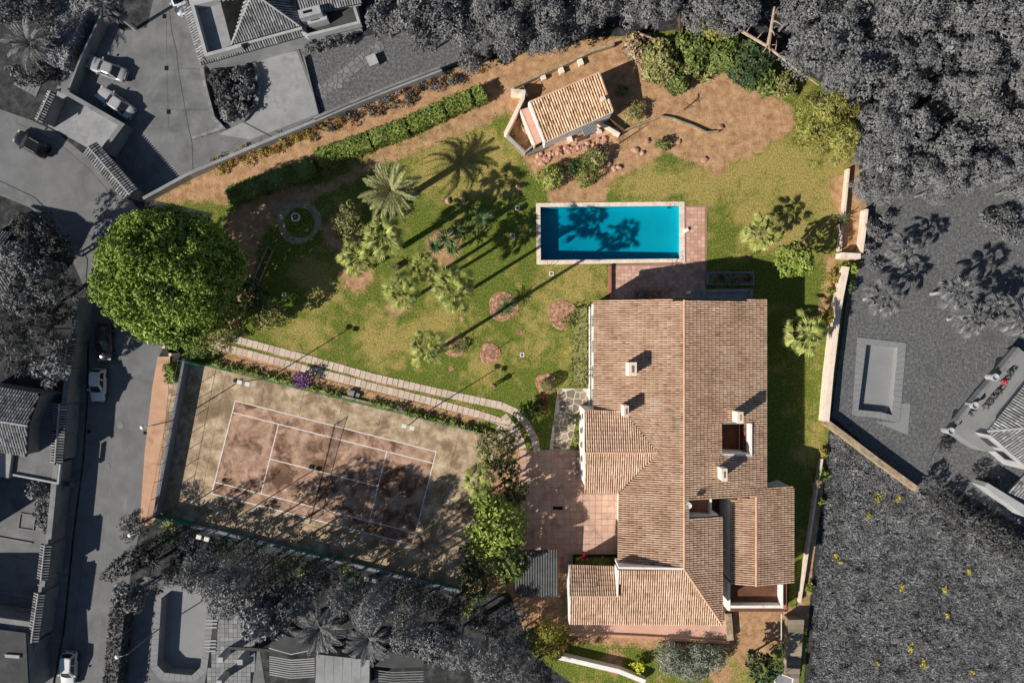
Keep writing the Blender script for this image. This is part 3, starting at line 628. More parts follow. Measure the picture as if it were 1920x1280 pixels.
slope(villa, O([(1283, 562), (1437, 562), (1437, 912), (1488, 912), (1488, 1093), (1418, 1099), (1418, 930), (1368, 934), (1291, 937), (1291, 971), (1354, 966), (1355, 1171), (1284, 1068)], zE), zE, (1, 0), holes=[O([(1352, 793), (1407, 793), (1407, 852), (1353, 852)], zE)])
slope(villa, O([(1097, 848), (1233, 848), (1173, 771), (1097, 768)], zWN), zWN, (0, 1))
slope(villa, O([(1097, 848), (1233, 848), (1161, 924), (1097, 923)], zWS), zWS, (0, -1))
slope(villa, O([(1163, 1068), (1284, 1068), (1353, 1171), (1068, 1169), (1068, 1117), (1163, 1117)], zS), zS, (0, -1))
slope(villa, O([(1068, 1117), (1163, 1117), (1163, 1061), (1068, 1058)], zSN), zSN, (0, 1))
slope(villa, O([(1418, 930), (1418, 1099), (1370, 1093), (1370, 936)], zAW), zAW, (-1, 0))
def P3(px, py, zf): x, y = on(px, py, zf); return (x, y, zf(x, y))
r = MB(); ridge(r, P3(1283, 562, zE), P3(1283, 1067, zE)); ridge(r, P3(1284, 1068, zE), P3(1354, 1171, zE)); ridge(r, P3(1418, 930, zE), P3(1418, 1098, zE)); ridge(r, P3(1233, 848, zWS), P3(1097, 848, zWS)); ridge(r, P3(1068, 1117, zS), P3(1163, 1117, zS), .1)
part('ridge_tiles', r, 'ridge_clay', villa, kind='stuff')
v = MB()     # lead valleys
for a, b_ in ((P3(1173, 773, zW), P3(1233, 848, zW)), (P3(1233, 848, zW), P3(1160, 925, zW))): v.tube([(a[0], a[1], a[2]+.06), (b_[0], b_[1], b_[2]+.06)], .07, n=5)
part('valley_gutter', v, 'tile_channel', villa)
def ring(pts, zf, th=.3, drop=.2, name='wall', z0=0.0, m='white_wall'):
    P = [on(p[0], p[1], p[2] if len(p) > 2 else zf) for p in pts]; return part(name, MB().wall(P, th, z0, [(p[2] if len(p) > 2 else zf)(*P[i]) - drop for i, p in enumerate(pts)], True), m, villa)
ring([(1121, 569, zW), (1283, 569, zW), (1430, 569, zE), (1430, 928, zE), (1290, 928, zE), (1180, 905, zW), (1121, 905, zW)], zW)
ring([(1098.5, 771, zWN), (1098.5, 848, zWS), (1098.5, 908, zWS), (1160, 908, zWS), (1160, 772, zWN)], zWS, .25)
ring([(1175, 932, zW), (1175, 1060, zW), (1283, 1062, zW), (1283, 972, zE), (1350, 972, zE), (1350, 1062, zE), (1283, 1064, zE), (1283, 932, zW)], zW)
ring([(1076, 1092, zSN), (1160, 1092, zSN), (1160, 1117, zS), (1283, 1074, zS), (1349, 1164, zS), (1073, 1163, zS), (1073, 1117, zS)], zS)
ring([(1374, 940, zAW), (1418, 940, zAW), (1483, 917, zE), (1483, 1088, zE), (1418, 1093, zAW), (1374, 1088, zAW)], zE)
a, b_ = P3(1160, 1066, zS), P3(1283, 1068, zS); w_ = MB().wall([(a[0], a[1]+.12), (b_[0], b_[1]+.12)], .22, 4.2, [zS(0, a[1]) + .06, ZR + .06]); part('parapet', w_, 'white_wall', villa)
part('parapet', MB().wall([(a[0]-.05, a[1]-.1), (a[0]-.05, ysr)], .16, 5.2, [zS(0, a[1]) + .1, zsr + .1]), 'white_wall', villa)
# light well in the east slope
hp = O([(1352, 793), (1407, 793), (1407, 852), (1353, 852)], zE); part('light_well', MB().wall(hp, .16, 2.4, [zE(*p) - .06 for p in hp], True), 'white_wall', villa)
part('light_well_parapet', MB().wall([hp[1], hp[2], hp[3]], .2, 4.2, [zE(*hp[1]) + .25, zE(*hp[2]) + .25, zE(*hp[3]) + .1]), 'white_wall', villa)
lw = part('light_well_floor', MB().prism(hp, 2.35, 2.45), 'brown_floor', villa)
ex = hp[1][0] - .02
for k in range(4):
    yy = hp[1][1] + (hp[2][1] - hp[1][1])*(k + .5)/4; w_ = part('window', MB().box((ex - .14, yy, 3.2), (.06, .42, .8)), 'salmon', villa); part('pane', MB().box((ex - .18, yy, 3.28), (.03, .3, .62)), 'glass_dark', w_)
part('light_well_lining', MB().box((ex - .1, (hp[1][1]+hp[2][1])/2, 2.46), (.05, 3.15, 1.9)), 'brown_floor', villa)
part('window_rail', MB().box((ex - .42, (hp[1][1]+hp[2][1])/2, 3.0), (.06, 3.2, .06)), 'ridge_clay', villa)
# sunken court between the roofs
part('court_floor', MB().prism(L([(1290, 930), (1331, 930), (1331, 970), (1290, 972)], 4.4), 4.2, 4.4), 'salmon', villa)
part('court_wall', MB().wall([W2(1331, 932, 4.8), W2(1331, 968, 4.8), W2(1290, 971, 4.8)], .2, 3.5, 5.15), 'white_wall', villa)
part('alley_floor', MB().prism(L([(1331, 925), (1374, 925), (1374, 1160), (1350, 1160), (1350, 968), (1331, 968)], .3), .2, .3), 'brown_floor', villa)
for y0 in (1030, 1046): part('alley_wall', MB().wall([W2(1357, y0, 2.6), W2(1372, y0, 2.6)], .25, .3, 2.6), 'white_wall', villa)
t_, c_ = W(1341, 965, 4.9), None
ub = thing('patio_parasol', 'closed patio parasol with pale salmon top in the small inner court', 'parasol', (*W2(1352, 962, .3), .3))
xx, yy = W2(1352, 962, .3); part('pole', MB().tube([(xx, yy, .3), (xx, yy, 2.9)], .03, n=6), 'galvanised', ub); part('folded_canopy', MB().lathe((xx, yy, 1.3), [(.22, 0), (.26, .2), (.2, .9), (.12, 1.5), (.03, 1.75)], 10), 'ridge_clay', ub, True)
def chimney(x0, y0, x1, y1, ztop, zf):
    p, q = W2(x0, y0, ztop), W2(x1, y1, ztop); cx, cy = (p[0]+q[0])/2, (p[1]+q[1])/2; w, h = abs(q[0]-p[0]), abs(q[1]-p[1]); zb = zf(cx, cy) - .3
    c = part('chimney', MB().box((cx, cy, zb), (w - .08, h - .08, ztop - .14 - zb)), 'white_wall', villa)
    part('chimney_cap', MB().box((cx, cy, ztop - .14), (w, h, .14)), 'coping_stone', c)
    part('chimney_pot', MB().box((cx, cy, ztop), (w*.3, h*.5, .05)), 'flagstone', c)
chimney(1179, 679, 1194, 705, 7.8, zW); chimney(1170, 760, 1179, 782, 7.7, zW); chimney(1383, 772, 1394, 794, 7.6, zE); chimney(1353, 878, 1364, 902, 7.7, zE)
# windows and door of the walls under the eaves
def win(px, py, z, zf, along, w=1.3, h=1.3, facing=-1):
    x, y = on(px, py, zf)
    sz = (.08, w, h) if along == 'y' else (w, .08, h); o = (facing*.17, 0) if along == 'y' else (0, facing*.17)
    a = part('window', MB().box((x + o[0], y + o[1], z), sz), 'frame_grey', villa); g = (.1, w - .18, h - .18) if along == 'y' else (w - .18, .1, h - .18)
    part('pane', MB().box((x + o[0]*1.1, y + o[1]*1.1, z + .09), g), 'glass_dark', a)
for y in (600, 650, 700, 745): win(1121, y, 1.2, zW, 'y')
for y in (790, 815, 842, 868, 894): win(1098.5, y, 3.0, zWS, 'y', .55, 1.0)
for y in (590, 650, 720, 800, 880): win(1430, y, 1.2, zE, 'y', facing=1)
for x in (1160, 1210, 1345, 1400): win(x, 569, 1.1, zE if x > 1283 else zW, 'x', facing=1)
for x in (1100, 1150, 1200, 1250, 1310): win(x, 1163, 1.6, zS, 'x')
# porch and planters on the north side
b = MB(); P = L([(1297, 544), (1411, 543), (1411, 566), (1297, 566)], 2.9)
part('porch_roof', MB().prism(P, 2.75, 2.9), 'frame_grey', villa)
part('porch_parapet', MB().wall(L([(1320, 566), (1320, 545), (1409, 544), (1409, 566)], 3.1), .3, 2.9, 3.15), 'frame_grey', villa)
part('porch_parapet', MB().wall(L([(1298, 545), (1298, 566)], 3.1), .25, 2.9, 3.1), 'frame_grey', villa)
for x in (1300, 1408): xx, yy = W2(x, 546, 2.7); part('porch_column', MB().box((xx, yy, 0), (.3, .3, 2.76)), 'white_wall', villa)
# southern terrace with white parapets
TZ = 1.6
part('terrace_floor', MB().prism(L([(1366, 1092), (1478, 1092), (1478, 1146), (1366, 1146)], TZ), -.02, TZ), 'brown_floor', villa)
part('terrace_parapet', MB().wall(L([(1367, 1092), (1367, 1144)], TZ + .9), .28, 0, TZ + .9), 'white_wall', villa); part('terrace_parapet', MB().wall(L([(1370, 1137), (1464, 1137)], TZ + .9), .3, TZ - .02, TZ + .9), 'white_wall', villa)
part('terrace_parapet', MB().wall(L([(1466, 1094), (1466, 1140)], TZ + .9), .28, 0, TZ + .9), 'white_wall', villa); part('terrace_parapet', MB().wall(L([(1473, 1094), (1473, 1142)], TZ + .5), .25, 0, TZ + .5), 'salmon', villa)
part('west_verge', MB().wall([(P3(1068, 1059, zSN)[0], P3(1068, 1059, zSN)[1]), (P3(1068, 1117, zSN)[0], P3(1068, 1117, zS)[1]), on(1068, 1169, zS)], .12, 4.6, [zSN(0, on(1068, 1059, zSN)[1]) + .08, zsr + .1, zS(0, on(1068, 1169, zS)[1]) + .08]), 'white_wall', villa)
part('west_terrace', MB().prism(L([(1104, 575), (1124, 575), (1124, 770), (1104, 770)]), 0, .3), 'concrete_pale', villa)
part('terrace_edge', MB().wall(L([(1104.5, 575), (1104.5, 768)]), .14, 0, .42), 'white_wall', villa)
part('south_plinth', MB().prism(L([(1068, 1160), (1362, 1160), (1362, 1196), (1066, 1182)]), 0, .35), 'brick_pave', villa)
part('south_plinth_wall', MB().wall(L([(1066, 1184), (1200, 1190), (1362, 1200), (1364, 1150)]), .3, 0, .6), 'terracotta_pave', villa)
# weathervane-like aerial on the ridge
xx, yy, zz = P3(1284, 944, zE); an = thing('roof_aerial', 'small white aerial on the ridge above the inner court', 'aerial', (xx, yy, zz))
part('mast', MB().tube([(xx, yy, zz), (xx, yy, zz + 1.4)], .03, n=6), 'galvanised', an); part('dish', MB().lathe((xx + .12, yy + .05, zz + .9), [(.05, 0), (.25, .06), (.34, .16), (.3, .14), (.05, .03)], 14), 'lamp_head', an)
for k in range(4): part('element', MB().tube([(xx - .3, yy + .1*k, zz + 1.3), (xx + .3, yy + .1*k, zz + 1.3)], .012, n=4), 'galvanised', an)
# ------------------------------------------------------------------ plants
def unit(n, r): v = r.normal(size=(n, 3)); return v/np.linalg.norm(v, axis=1)[:, None]
def leaves(P, D, r, ls, wd, spread, m, jit=.6):
    """m leaves round each clump centre P (n,3) with outward direction D: loose rhombic quads"""
    n = len(P); p = np.repeat(P, m, 0) + r.normal(size=(n*m, 3))*spread; d = np.repeat(D, m, 0)
    nr = d + r.normal(size=(n*m, 3))*jit; nr /= np.linalg.norm(nr, axis=1)[:, None]
    a = np.cross(nr, unit(n*m, r)); a /= np.linalg.norm(a, axis=1)[:, None] + 1e-9; b = np.cross(nr, a)
    s = (ls*r.uniform(.6, 1.25, n*m))[:, None]
    return np.stack([p + a*s, p + b*s*wd, p - a*s, p - b*s*wd], 1)
def crown(name, seed, lobes, per, m, ls, wd=.5, spread=.14, low=-.25, cull=.72, jit=.6):
    """lobes: (k,4) centre + radius; clumps of leaves over the lobes' surfaces"""
    r = np.random.default_rng(seed); lobes = np.asarray(lobes, float); V = []; T = []; Pn = []; Dn = []; Tn = []
    for i, (x, y, z, q) in enumerate(lobes):
        n = max(4, int(per*q*q)); d = unit(n*2, r); d = d[d[:, 2] > low][:n]; p = np.array([x, y, z]) + d*q*r.uniform(.75, 1.06, len(d))[:, None]*np.array([1, 1, .9])
        Pn.append(p); Dn.append(d); Tn.append(np.full(len(d), r.normal(.5, .13)))
    P = np.concatenate(Pn); D = np.concatenate(Dn); T = np.concatenate(Tn)
    if len(lobes) > 1:
        keep = np.ones(len(P), bool)
        for x, y, z, q in lobes: keep &= np.linalg.norm(P - [x, y, z], axis=1) > q*cull
        P, D, T = P[keep], D[keep], T[keep]
    V = leaves(P, D, r, ls, wd, spread, m, jit); t = np.repeat(T, m) + r.normal(size=len(V))*.13
    return quads_mesh(name, V, np.clip(t, 0, 1))
def lobes_ball(seed, R, Hc, rz, k, lr, flat=1.0, zlow=-.5):
    r = np.random.default_rng(seed); out = [(0, 0, Hc, R*.55)]
    while len(out) < k:
        d = r.normal(size=3); d /= np.linalg.norm(d); q = r.random()**.4
        if d[2] < zlow: continue
        rr = lr*r.uniform(.7, 1.3); out.append((d[0]*q*(R - rr*.8), d[1]*q*(R - rr*.8)*flat, Hc + d[2]*q*rz, rr))
    return out
def trunk_mesh(seed, h, r0, R, limbs=5, lean=(0, 0)):
    r = random.Random(seed); b = MB(); top = (lean[0], lean[1], h); b.tube([(0, 0, -.1), (lean[0]*.3 + r.uniform(-.1, .1), lean[1]*.3, h*.4), top], r0, r0*.55, 8)
    for k in range(limbs):
        a = 2*math.pi*k/limbs + r.uniform(-.4, .4); q = R*r.uniform(.4, .7); z = h*r.uniform(.6, .95); s = z/h
        b.tube([(lean[0]*s, lean[1]*s, z), (lean[0]*s + math.cos(a)*q*.5, lean[1]*s + math.sin(a)*q*.5, z + R*.15), (lean[0] + math.cos(a)*q, lean[1] + math.sin(a)*q, h + R*.12)], r0*.4, r0*.12, 5)
    return b.mesh('trunk')
TREES = {}
def tree(kind, px, py, rpx, hc, label, cat='tree', m='leaf_green', style='broad', seed=None, group=None, name=None, flat=1.0, k=None, bark='bark', dens=1.0, rzf=.62):
    """crown centred over photo point (px,py), radius in photo pixels, crown mid-height hc"""
    seed = seed if seed is not None else int(px*7 + py*13) % 9973
    x, y, _ = W(px, py, hc); R = rpx/S*(H - hc)/H; rz = R*rzf
    t = thing(name or kind, label, cat, (x, y, 0), 0, group)
    st = {'broad': (46, 7, .16, .55, .12), 'pine': (38, 9, .2, .26, .13), 'fine': (44, 8, .13, .5, .1), 'big': (30, 6, .25, .5, .15), 'spiky': (26, 8, .30, .15, .15), 'clump': (95, 5, .15, .6, .05), 'grove': (60, 6, .13, .45, .1)}[style]
    lb = lobes_ball(seed, R, hc, min(rz, hc*.75), k or max(6, int(9 + R*R*1.5)), max(.45, min(1.1, R*.36)), flat)
    me = crown('crown', seed, lb, st[0]*dens, st[1], st[2], st[3], st[4], jit=.4 if style == 'clump' else .6)
    lpart('trunk', trunk_mesh(seed, max(.4, hc*.8), max(.06, R*.055 + .04), R), bark, t); lpart('crown', me, m, t)
    return t
# ---- palms
def fan_frond(seed, L1=1.15, R=.95, droop=.5, seg=15, spread=2.5):
    r = random.Random(seed); b = MB()
    def bend(x, z0=0): return z0 - droop*(x/2.2)**2
    b.tube([(0, 0, 0), (L1*.5, 0, .12 + bend(L1*.5)), (L1, 0, .16 + bend(L1))], .03, .016, 4)
    for i in range(seg):
        a0 = -spread/2 + spread*i/seg; a1 = a0 + spread/seg; am = (a0 + a1)/2; q = R*(1 - .22*abs(am)/(spread/2))*r.uniform(.9, 1.08); zt = .16 + bend(L1)
        def pt(a, d, up): x = L1 + math.cos(a)*d; y = math.sin(a)*d; return (x, y, .16 + bend(max(.1, x)) - .10*(d/R)**2 + up - abs(math.sin(a))*d*.42)
        b.add([(L1, 0, zt), pt(a0 + .01, q*.62, -.055), pt(am, q*.66, .06), pt(am, q, -.12), pt(a1 - .01, q*.62, -.055)], [[0, 1, 2], [1, 3, 2], [0, 2, 4], [2, 3, 4]], r.uniform(.25, .85))
    return b.mesh('frond')
FAN = [fan_frond(k, L1=[1.1, 1.3, 1.45, .85][k % 4], R=.84, droop=[.35, .6, .9, .15][k % 4], seg=11, spread=2.7) for k in range(4)]
FAN_DEAD = fan_frond(9, .9, .75, 1.6, 11, 1.5)
def feather_frond(seed, ln=3.6, arch=1.5, pairs=30, lw=.45):
    r = random.Random(seed); b = MB(); pts = []
    for i in range(9):
        t = i/8; pts.append((ln*t*(1 - .12*t*t), 0, arch*.62*math.sin(t*2.0) - arch*.75*t*t))
    b.tube(pts, .04, .01, 4)
    for i in range(2, pairs):
        t = i/pairs; f = t*8; j = min(7, int(f)); p = Vector(pts[j]).lerp(Vector(pts[j+1]), f - j); l = lw*(math.sin(math.pi*min(1, t*.92 + .1))**.6)
        for s in (-1, 1):
            e = p + Vector((l*.55, s*l*.85, -.04 + r.uniform(-.08, .1))); w = Vector((.035, 0, .0)); mid = p.lerp(e, .5) + Vector((0, 0, .05))
            b.add([p - w, p + w, mid + w, mid - w, e], [[0, 1, 2, 3], [3, 2, 4]], r.uniform(.2, .9))
    return b.mesh('frond')
FEA = [feather_frond(k, 3.5 + .15*k, [1.0, 1.5, 1.9][k]) for k in range(3)]
SWD = []
for k in range(2):
    b = MB(); L0 = .85
    b.add([(0, -.035, 0), (0, .035, 0), (L0*.55, .045, .10), (L0*.55, -.045, .10), (L0, 0, .02 - .1*k)], [[0, 1, 2, 3], [3, 2, 4]], .4 + .3*k); b.add([(0, 0, -.02), (L0*.55, 0, .07)], []); SWD.append(b.mesh('blade'))
FSET = {}
def frond_set(kind, m):
    if (kind, m) not in FSET: FSET[kind, m] = [me.copy() for me in {'fan': FAN, 'feather': FEA, 'sword': SWD, 'dead': [FAN_DEAD]}[kind]]
    return FSET[kind, m]
def palm(px, py, rpx, h, label, kind='fan', m='frond_fan', tm='palm_trunk', n=40, group='fan palms', dead=0, name='fan_palm', trunk=True, seed=None, skirt=True):
    """crown centre over photo point at height h; trunk stands straight below it"""
    r = random.Random(seed if seed is not None else int(px*3 + py)); x, y, _ = W(px, py, h); t = thing(name, label, 'palm', (x, y, 0), r.uniform(0, 6), group)
    size = rpx/S*(H - h)/H; base = {'fan': 2.15, 'feather': 3.55, 'sword': .85}[kind]; sc_ = size/base
    tr = MB(); tr.tube([(0, 0, -.05), (.03, 0, h*.3), (-.02, .02, h*.7), (0, 0, h - .05)], (.22 if kind != 'feather' else .4), (.15 if kind != 'feather' else .36), 9); lpart('trunk', tr.mesh('trunk'), tm, t)
    src = frond_set(kind, m)
    for i in range(n):
        a = i*2.39996 + r.uniform(-.2, .2); e = i/(n - 1); el = (1.15 - 1.75*e) if kind == 'fan' else (1.05 - 1.35*e) if kind == 'feather' else (1.3 - 1.5*e)
        me = src[r.randrange(len(src))] if kind != 'feather' else src[min(2, int(e*3))]; k = sc_*r.uniform(.86, 1.1)*(.8 + .2*min(1, e*2.5))
        lpart('frond' if kind != 'sword' else 'blade', me, m, t, (0, 0, h - .1 - .25*e*sc_), (r.uniform(-.3, .3), -el, a), (k, k, k))
    for i in range(dead): lpart('dead_frond', frond_set('dead', 'leaf_dry' if 'grey' not in m else 'grey_mid')[0], 'leaf_dry' if 'grey' not in m else 'grey_mid', t, (0, 0, h - .5), (0, 1.1, r.uniform(0, 6.3)), (sc_*.9,)*3)
    return t
def hedge(p0, p1, w, h, label, m='leaf_hedge', group=None, dens=1.0, ls=.12, name='hedge', wob=.1):
    A, B = Vector(W2(*p0)), Vector(W2(*p1)); ln = (B - A).length; r = np.random.default_rng(int(p0[0] + p0[1])); c = A.lerp(B, .5); t = thing(name, label, 'hedge', (c.x, c.y, 0), math.atan2((B-A).y, (B-A).x), group)
    core = MB().box((0, 0, 0), (ln - .16, w - .16, h - .1)).mesh('core'); lpart('core', core, m, t)
    area = ln*w + 2*h*(ln + w); n = int(area*26*dens); u = r.random(n)*area; P = np.zeros((n, 3)); D = np.zeros((n, 3)); s1 = ln*w; s2 = ln*h; s3 = w*h
    q = r.random((n, 2)) - .5
    for lo, hi, f in ((0, s1, 'top'), (s1, s1+s2, 'yp'), (s1+s2, s1+2*s2, 'yn'), (s1+2*s2, s1+2*s2+s3, 'xp'), (s1+2*s2+s3, area+1, 'xn')):
        k = (u >= lo) & (u < hi)
        if f == 'top': P[k] = np.stack([q[k, 0]*ln, q[k, 1]*w, np.full(k.sum(), h)], 1); D[k] = (0, 0, 1)
        elif f[0] == 'y': s = 1 if f[1] == 'p' else -1; P[k] = np.stack([q[k, 0]*ln, np.full(k.sum(), s*w/2), (q[k, 1] + .5)*h], 1); D[k] = (0, s, .2)
        else: s = 1 if f[1] == 'p' else -1; P[k] = np.stack([np.full(k.sum(), s*ln/2), q[k, 0]*w, (q[k, 1] + .5)*h], 1); D[k] = (s, 0, .2)
    P += r.normal(size=P.shape)*wob*.4; V = leaves(P, D, r, ls, .55, .06, 3); tn = .5 + .25*np.sin(P[:, 0]*2.1) + r.normal(size=n)*.18
    lpart('foliage', quads_mesh('foliage', V, np.clip(np.repeat(tn, 3), 0, 1)), m, t); return t
def shrub(px, py, rpx, h, label, m='leaf_green', ls=.15, wd=.55, dens=1.0, group=None, name='shrub', cat='shrub', k=None, flat=1.0, seed=None, spread=.1, rz=None):
    seed = seed if seed is not None else int(px*5 + py*3) % 9973; x, y, _ = W(px, py, h*.6); R = rpx/S; t = thing(name, label, cat, (x, y, 0), 0, group)
    lb = lobes_ball(seed, R, h*.45, h*.42, k or max(5, int(6 + R*R*3)), max(.25, R*.38), flat, -.2); lpart('foliage', crown('foliage', seed, lb, 72*dens, 6, ls, wd, spread, -.1), m, t)
    b = MB(); r = random.Random(seed)
    for i in range(4): a = i*1.6 + r.random(); b.tube([(0, 0, -.03), (math.cos(a)*R*.35, math.sin(a)*R*.35*flat, h*.55)], .035, .015, 5)
    lpart('stems', b.mesh('stems'), 'bark', t); return t

# ---- the umbrella pine over the street
def umbrella_pine():
    hc = 9.6; x, y, _ = W(306, 514, 10.0); t = thing('umbrella_pine', 'huge bright green umbrella pine with domed crown over the road', 'tree', (x, y, 0)); r = np.random.default_rng(5); R = 6.5; lb = []
    n = 960; c0 = -.32
    for i in range(n):     # lobes spread evenly over a domed ellipsoid, rim included
        cz = 1 - (1 - c0)*(i + .5)/n; q = math.sqrt(1 - cz*cz); a = i*2.39996; az = a % (2*math.pi); lump = .055*math.sin(az*5 + 9*cz) + .05*math.sin(az*3 - 7*cz + 1) + .04*math.sin(az*9 + 4*cz) + .03*math.sin(az*2 + 2); edge = 1 + lump
        lb.append((math.cos(a)*R*q*edge + r.normal()*.16, math.sin(a)*R*q*edge*1.02 + r.normal()*.16, hc - 1.8 + 6.0*cz*(1 + lump*1.6) + r.normal()*.32, r.uniform(.3, .58)))
    lpart('crown', crown('crown', 5, lb, 95, 4, .115, .55, .05, -.3, .5, .45), 'leaf_umbrella', t)
    inner = [(x_*.9, y_*.9, hc - 1.8 + (z_ - hc + 1.8)*.86, .75) for x_, y_, z_, q_ in lb[::2]] + [(math.cos(k*2.4)*6.4*math.sqrt(k/150), math.sin(k*2.4)*6.4*math.sqrt(k/150), hc - .6 + 2.6*math.sqrt(1 - k/150), .85) for k in range(150)]; lpart('inner_crown', crown('inner_crown', 6, inner, 30, 5, .2, .6, .12, -.5, .45), 'leaf_umbrella', t)
    lpart('trunk', trunk_mesh(5, 8.8, .42, 6.0, 9, (.6, -.3)), 'bark', t)
umbrella_pine()
tree('tree', 402, 612, 52, 4.0, 'loose olive green tree at the foot of the umbrella pine', m='leaf_olive', style='pine', k=26)
tree('tree', 375, 640, 36, 3.2, 'bushy green tree beside the garden gate by the street', m='leaf_green', style='pine', k=16)
tree('tree', 505, 590, 34, 3.0, 'pale leaved bush at the start of the slab path', m='leaf_olive', style='broad')
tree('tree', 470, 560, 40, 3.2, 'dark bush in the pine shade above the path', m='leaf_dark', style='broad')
palm(733, 358, 64, 5.5, 'date palm with long grey green feather fronds', 'feather', 'frond_feather', n=58, group=None, name='date_palm')
fp = [(800, 652, 40, 15.2, 'very tall fan palm standing alone in the lower lawn', 34), (668, 481, 42, 8.8, 'leftmost fan palm of the palm bed', 32), (718, 441, 48, 9.4, 'fan palm below the date palm', 34), (752, 546, 43, 9.6, 'lowest fan palm of the palm bed', 32), (850, 541, 46, 10.4, 'fan palm at the right end of the palm bed', 34), (797, 502, 34, 8.2, 'small fan palm in the middle of the palm bed', 24),
      (1430, 436, 38, 3.2, 'fan palm on the lawn right of the pool', 28), (1512, 626, 45, 3.4, 'fan palm beside the right boundary wall', 30), (897, 903, 35, 7.0, 'fan palm at the right end of the tennis court', 30)]
for x, y, r_, h_, lb, n in fp: palm(x, y, r_, h_, lb, n=n + 2, dead=3 if h_ > 3 else 2, m='frond_fan')
for x, y, r_, h_, lb in [(836, 446, 26, 3.4, 'tallest dark yucca right of the palm bed'), (815, 462, 22, 2.6, 'dark yucca at the left of its clump'), (858, 432, 20, 3.0, 'dark yucca at the top of its clump'), (848, 466, 20, 2.4, 'dark yucca lowest in its clump')]:
    palm(x, y, r_, h_, lb, 'sword', 'frond_dark', n=44, group='yuccas', name='yucca')
palm(903, 412, 30, 2.4, 'dark cycad in the palm shadows above the yuccas', 'feather', 'frond_dark', n=26, group='cycads', name='cycad')
palm(952, 572, 24, 1.2, 'dark cycad on the round gravel bed', 'feather', 'frond_dark', n=26, group='cycads', name='cycad')
palm(740, 500, 12, .9, 'small fern cycad on bare earth between the fan palms', 'feather', 'frond_dark', n=18, group='cycads', name='cycad')
tree('tree', 655, 412, 34, 3.6, 'olive toned conifer left of the fan palms', m='leaf_olive', style='pine', k=18, flat=1.1)
tree('tree', 648, 440, 24, 2.6, 'low grey green conifer above the leftmost fan palm', m='leaf_olive', style='pine')
tree('tree', 1548, 238, 68, 4.6, 'yellow green pine in the upper right garden corner', m='leaf_pine_yellow', style='pine', k=44, flat=1.15)
tree('tree', 1500, 262, 22, 2.2, 'low yellow green pine beside the larger one', m='leaf_pine_yellow', style='pine')
tree('tree', 1487, 490, 38, 4.3, 'dense round tree with grey green rosettes near the right wall', m='leaf_bright', style='clump', k=40)
tree('tree', 935, 985, 56, 5.4, 'large leafy yellow green tree beside the driveway', m='leaf_bright', style='big', k=34)
tree('tree', 950, 1050, 42, 4.6, 'leafy tree overhanging the corrugated carport', m='leaf_green', style='big', k=20)
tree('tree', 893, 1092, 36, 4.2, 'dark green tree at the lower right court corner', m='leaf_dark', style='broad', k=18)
tree('tree', 915, 940, 34, 5.0, 'bright green tree below the court end palm', m='leaf_bright', style='big')
tree('tree', 932, 838, 42, 3.6, 'olive leaved tree at the bend of the slab path', m='leaf_olive', style='broad', k=22)
tree('tree', 948, 885, 30, 3.2, 'dark bush between the bend tree and driveway', m='leaf_dark', style='broad')
tree('tree', 1026, 1190, 42, 3.2, 'yellow green tree below the carport', m='leaf_yellow', style='broad', k=24)
tree('tree', 1426, 1243, 38, 2.6, 'glossy dark green tree in the south garden', m='leaf_dark', style='big', k=18)
shrub(1060, 1206, 15, 1.1, 'small dark red shrub beside the yellow green tree', 'leaf_red')
shrub(1198, 1248, 15, 1.4, 'small lime yellow shrub in the south garden', 'leaf_lime', ls=.17)
for i, (x, y, r_) in enumerate([(1262, 1232, 34), (1300, 1240, 36), (1332, 1232, 28)]):
    shrub(x, y, r_, 1.9, ['left', 'middle', 'right'][i] + 'most of the silvery feathery shrubs in the south garden' if i != 1 else 'middle one of the silvery feathery shrubs in the south garden', 'leaf_glaucous', ls=.3, wd=.14, group='silvery shrubs', spread=.2)
shrub(1030, 331, 29, 1.9, 'round bright green shrub above the pool', 'leaf_bright', ls=.13, k=20)
shrub(1098, 322, 30, 1.3, 'low clipped green shrub between the rocks and the pool', 'leaf_hedge', ls=.1, k=22)
shrub(1072, 316, 20, 1.2, 'dark shrub behind the round bright shrub', 'leaf_dark')
shrub(1117, 298, 24, 1.5, 'olive shrub at the foot of the rock bank', 'leaf_olive')
shrub(1240, 269, 16, 1.3, 'small bushy green shrub alone on the bare earth', 'leaf_green', k=10)
shrub(1170, 172, 16, 1.5, 'green shrub in the shadow of the tiled pavilion', 'leaf_green')
shrub(1190, 212, 26, 1.2, 'dry straggly shrub right of the pavilion', 'leaf_olive', ls=.2, wd=.2)
for i, (x, y, r_, h_, m_) in enumerate([(1235, 118, 44, 2.2, 'leaf_olive'), (1270, 150, 30, 1.8, 'leaf_green'), (1300, 92, 40, 2.4, 'leaf_green'), (1340, 66, 36, 2.2, 'leaf_pine_yellow'), (1360, 104, 42, 2.3, 'leaf_green'), (1404, 118, 44, 2.4, 'leaf_dark'), (1424, 152, 30, 2.0, 'leaf_green'), (1195, 88, 30, 1.6, 'leaf_dry'), (1290, 130, 26, 1.6, 'leaf_olive'), (1468, 160, 26, 1.8, 'leaf_olive')]):
    shrub(x, y, r_, h_, ['sprawling olive shrub', 'leafy green shrub', 'tall green shrub', 'yellow green shrub', 'dense green shrub', 'dark dense shrub', 'green shrub', 'dry brown shrub', 'thin olive shrub', 'olive shrub'][i] + ' ' + ['nearest the pavilion in the top bank', 'lowest on the top bank', 'in the middle of the top bank', 'at the very top of the bank', 'right of the tall one on the top bank', 'at the right of the top bank by the fallen trunk', 'at the lower right end of the top bank', 'at the left end of the top bank', 'between the lower shrubs of the top bank', 'under the dead leaning trunk'][i], m_, ls=.22, group='top bank shrubs', seed=100+i)
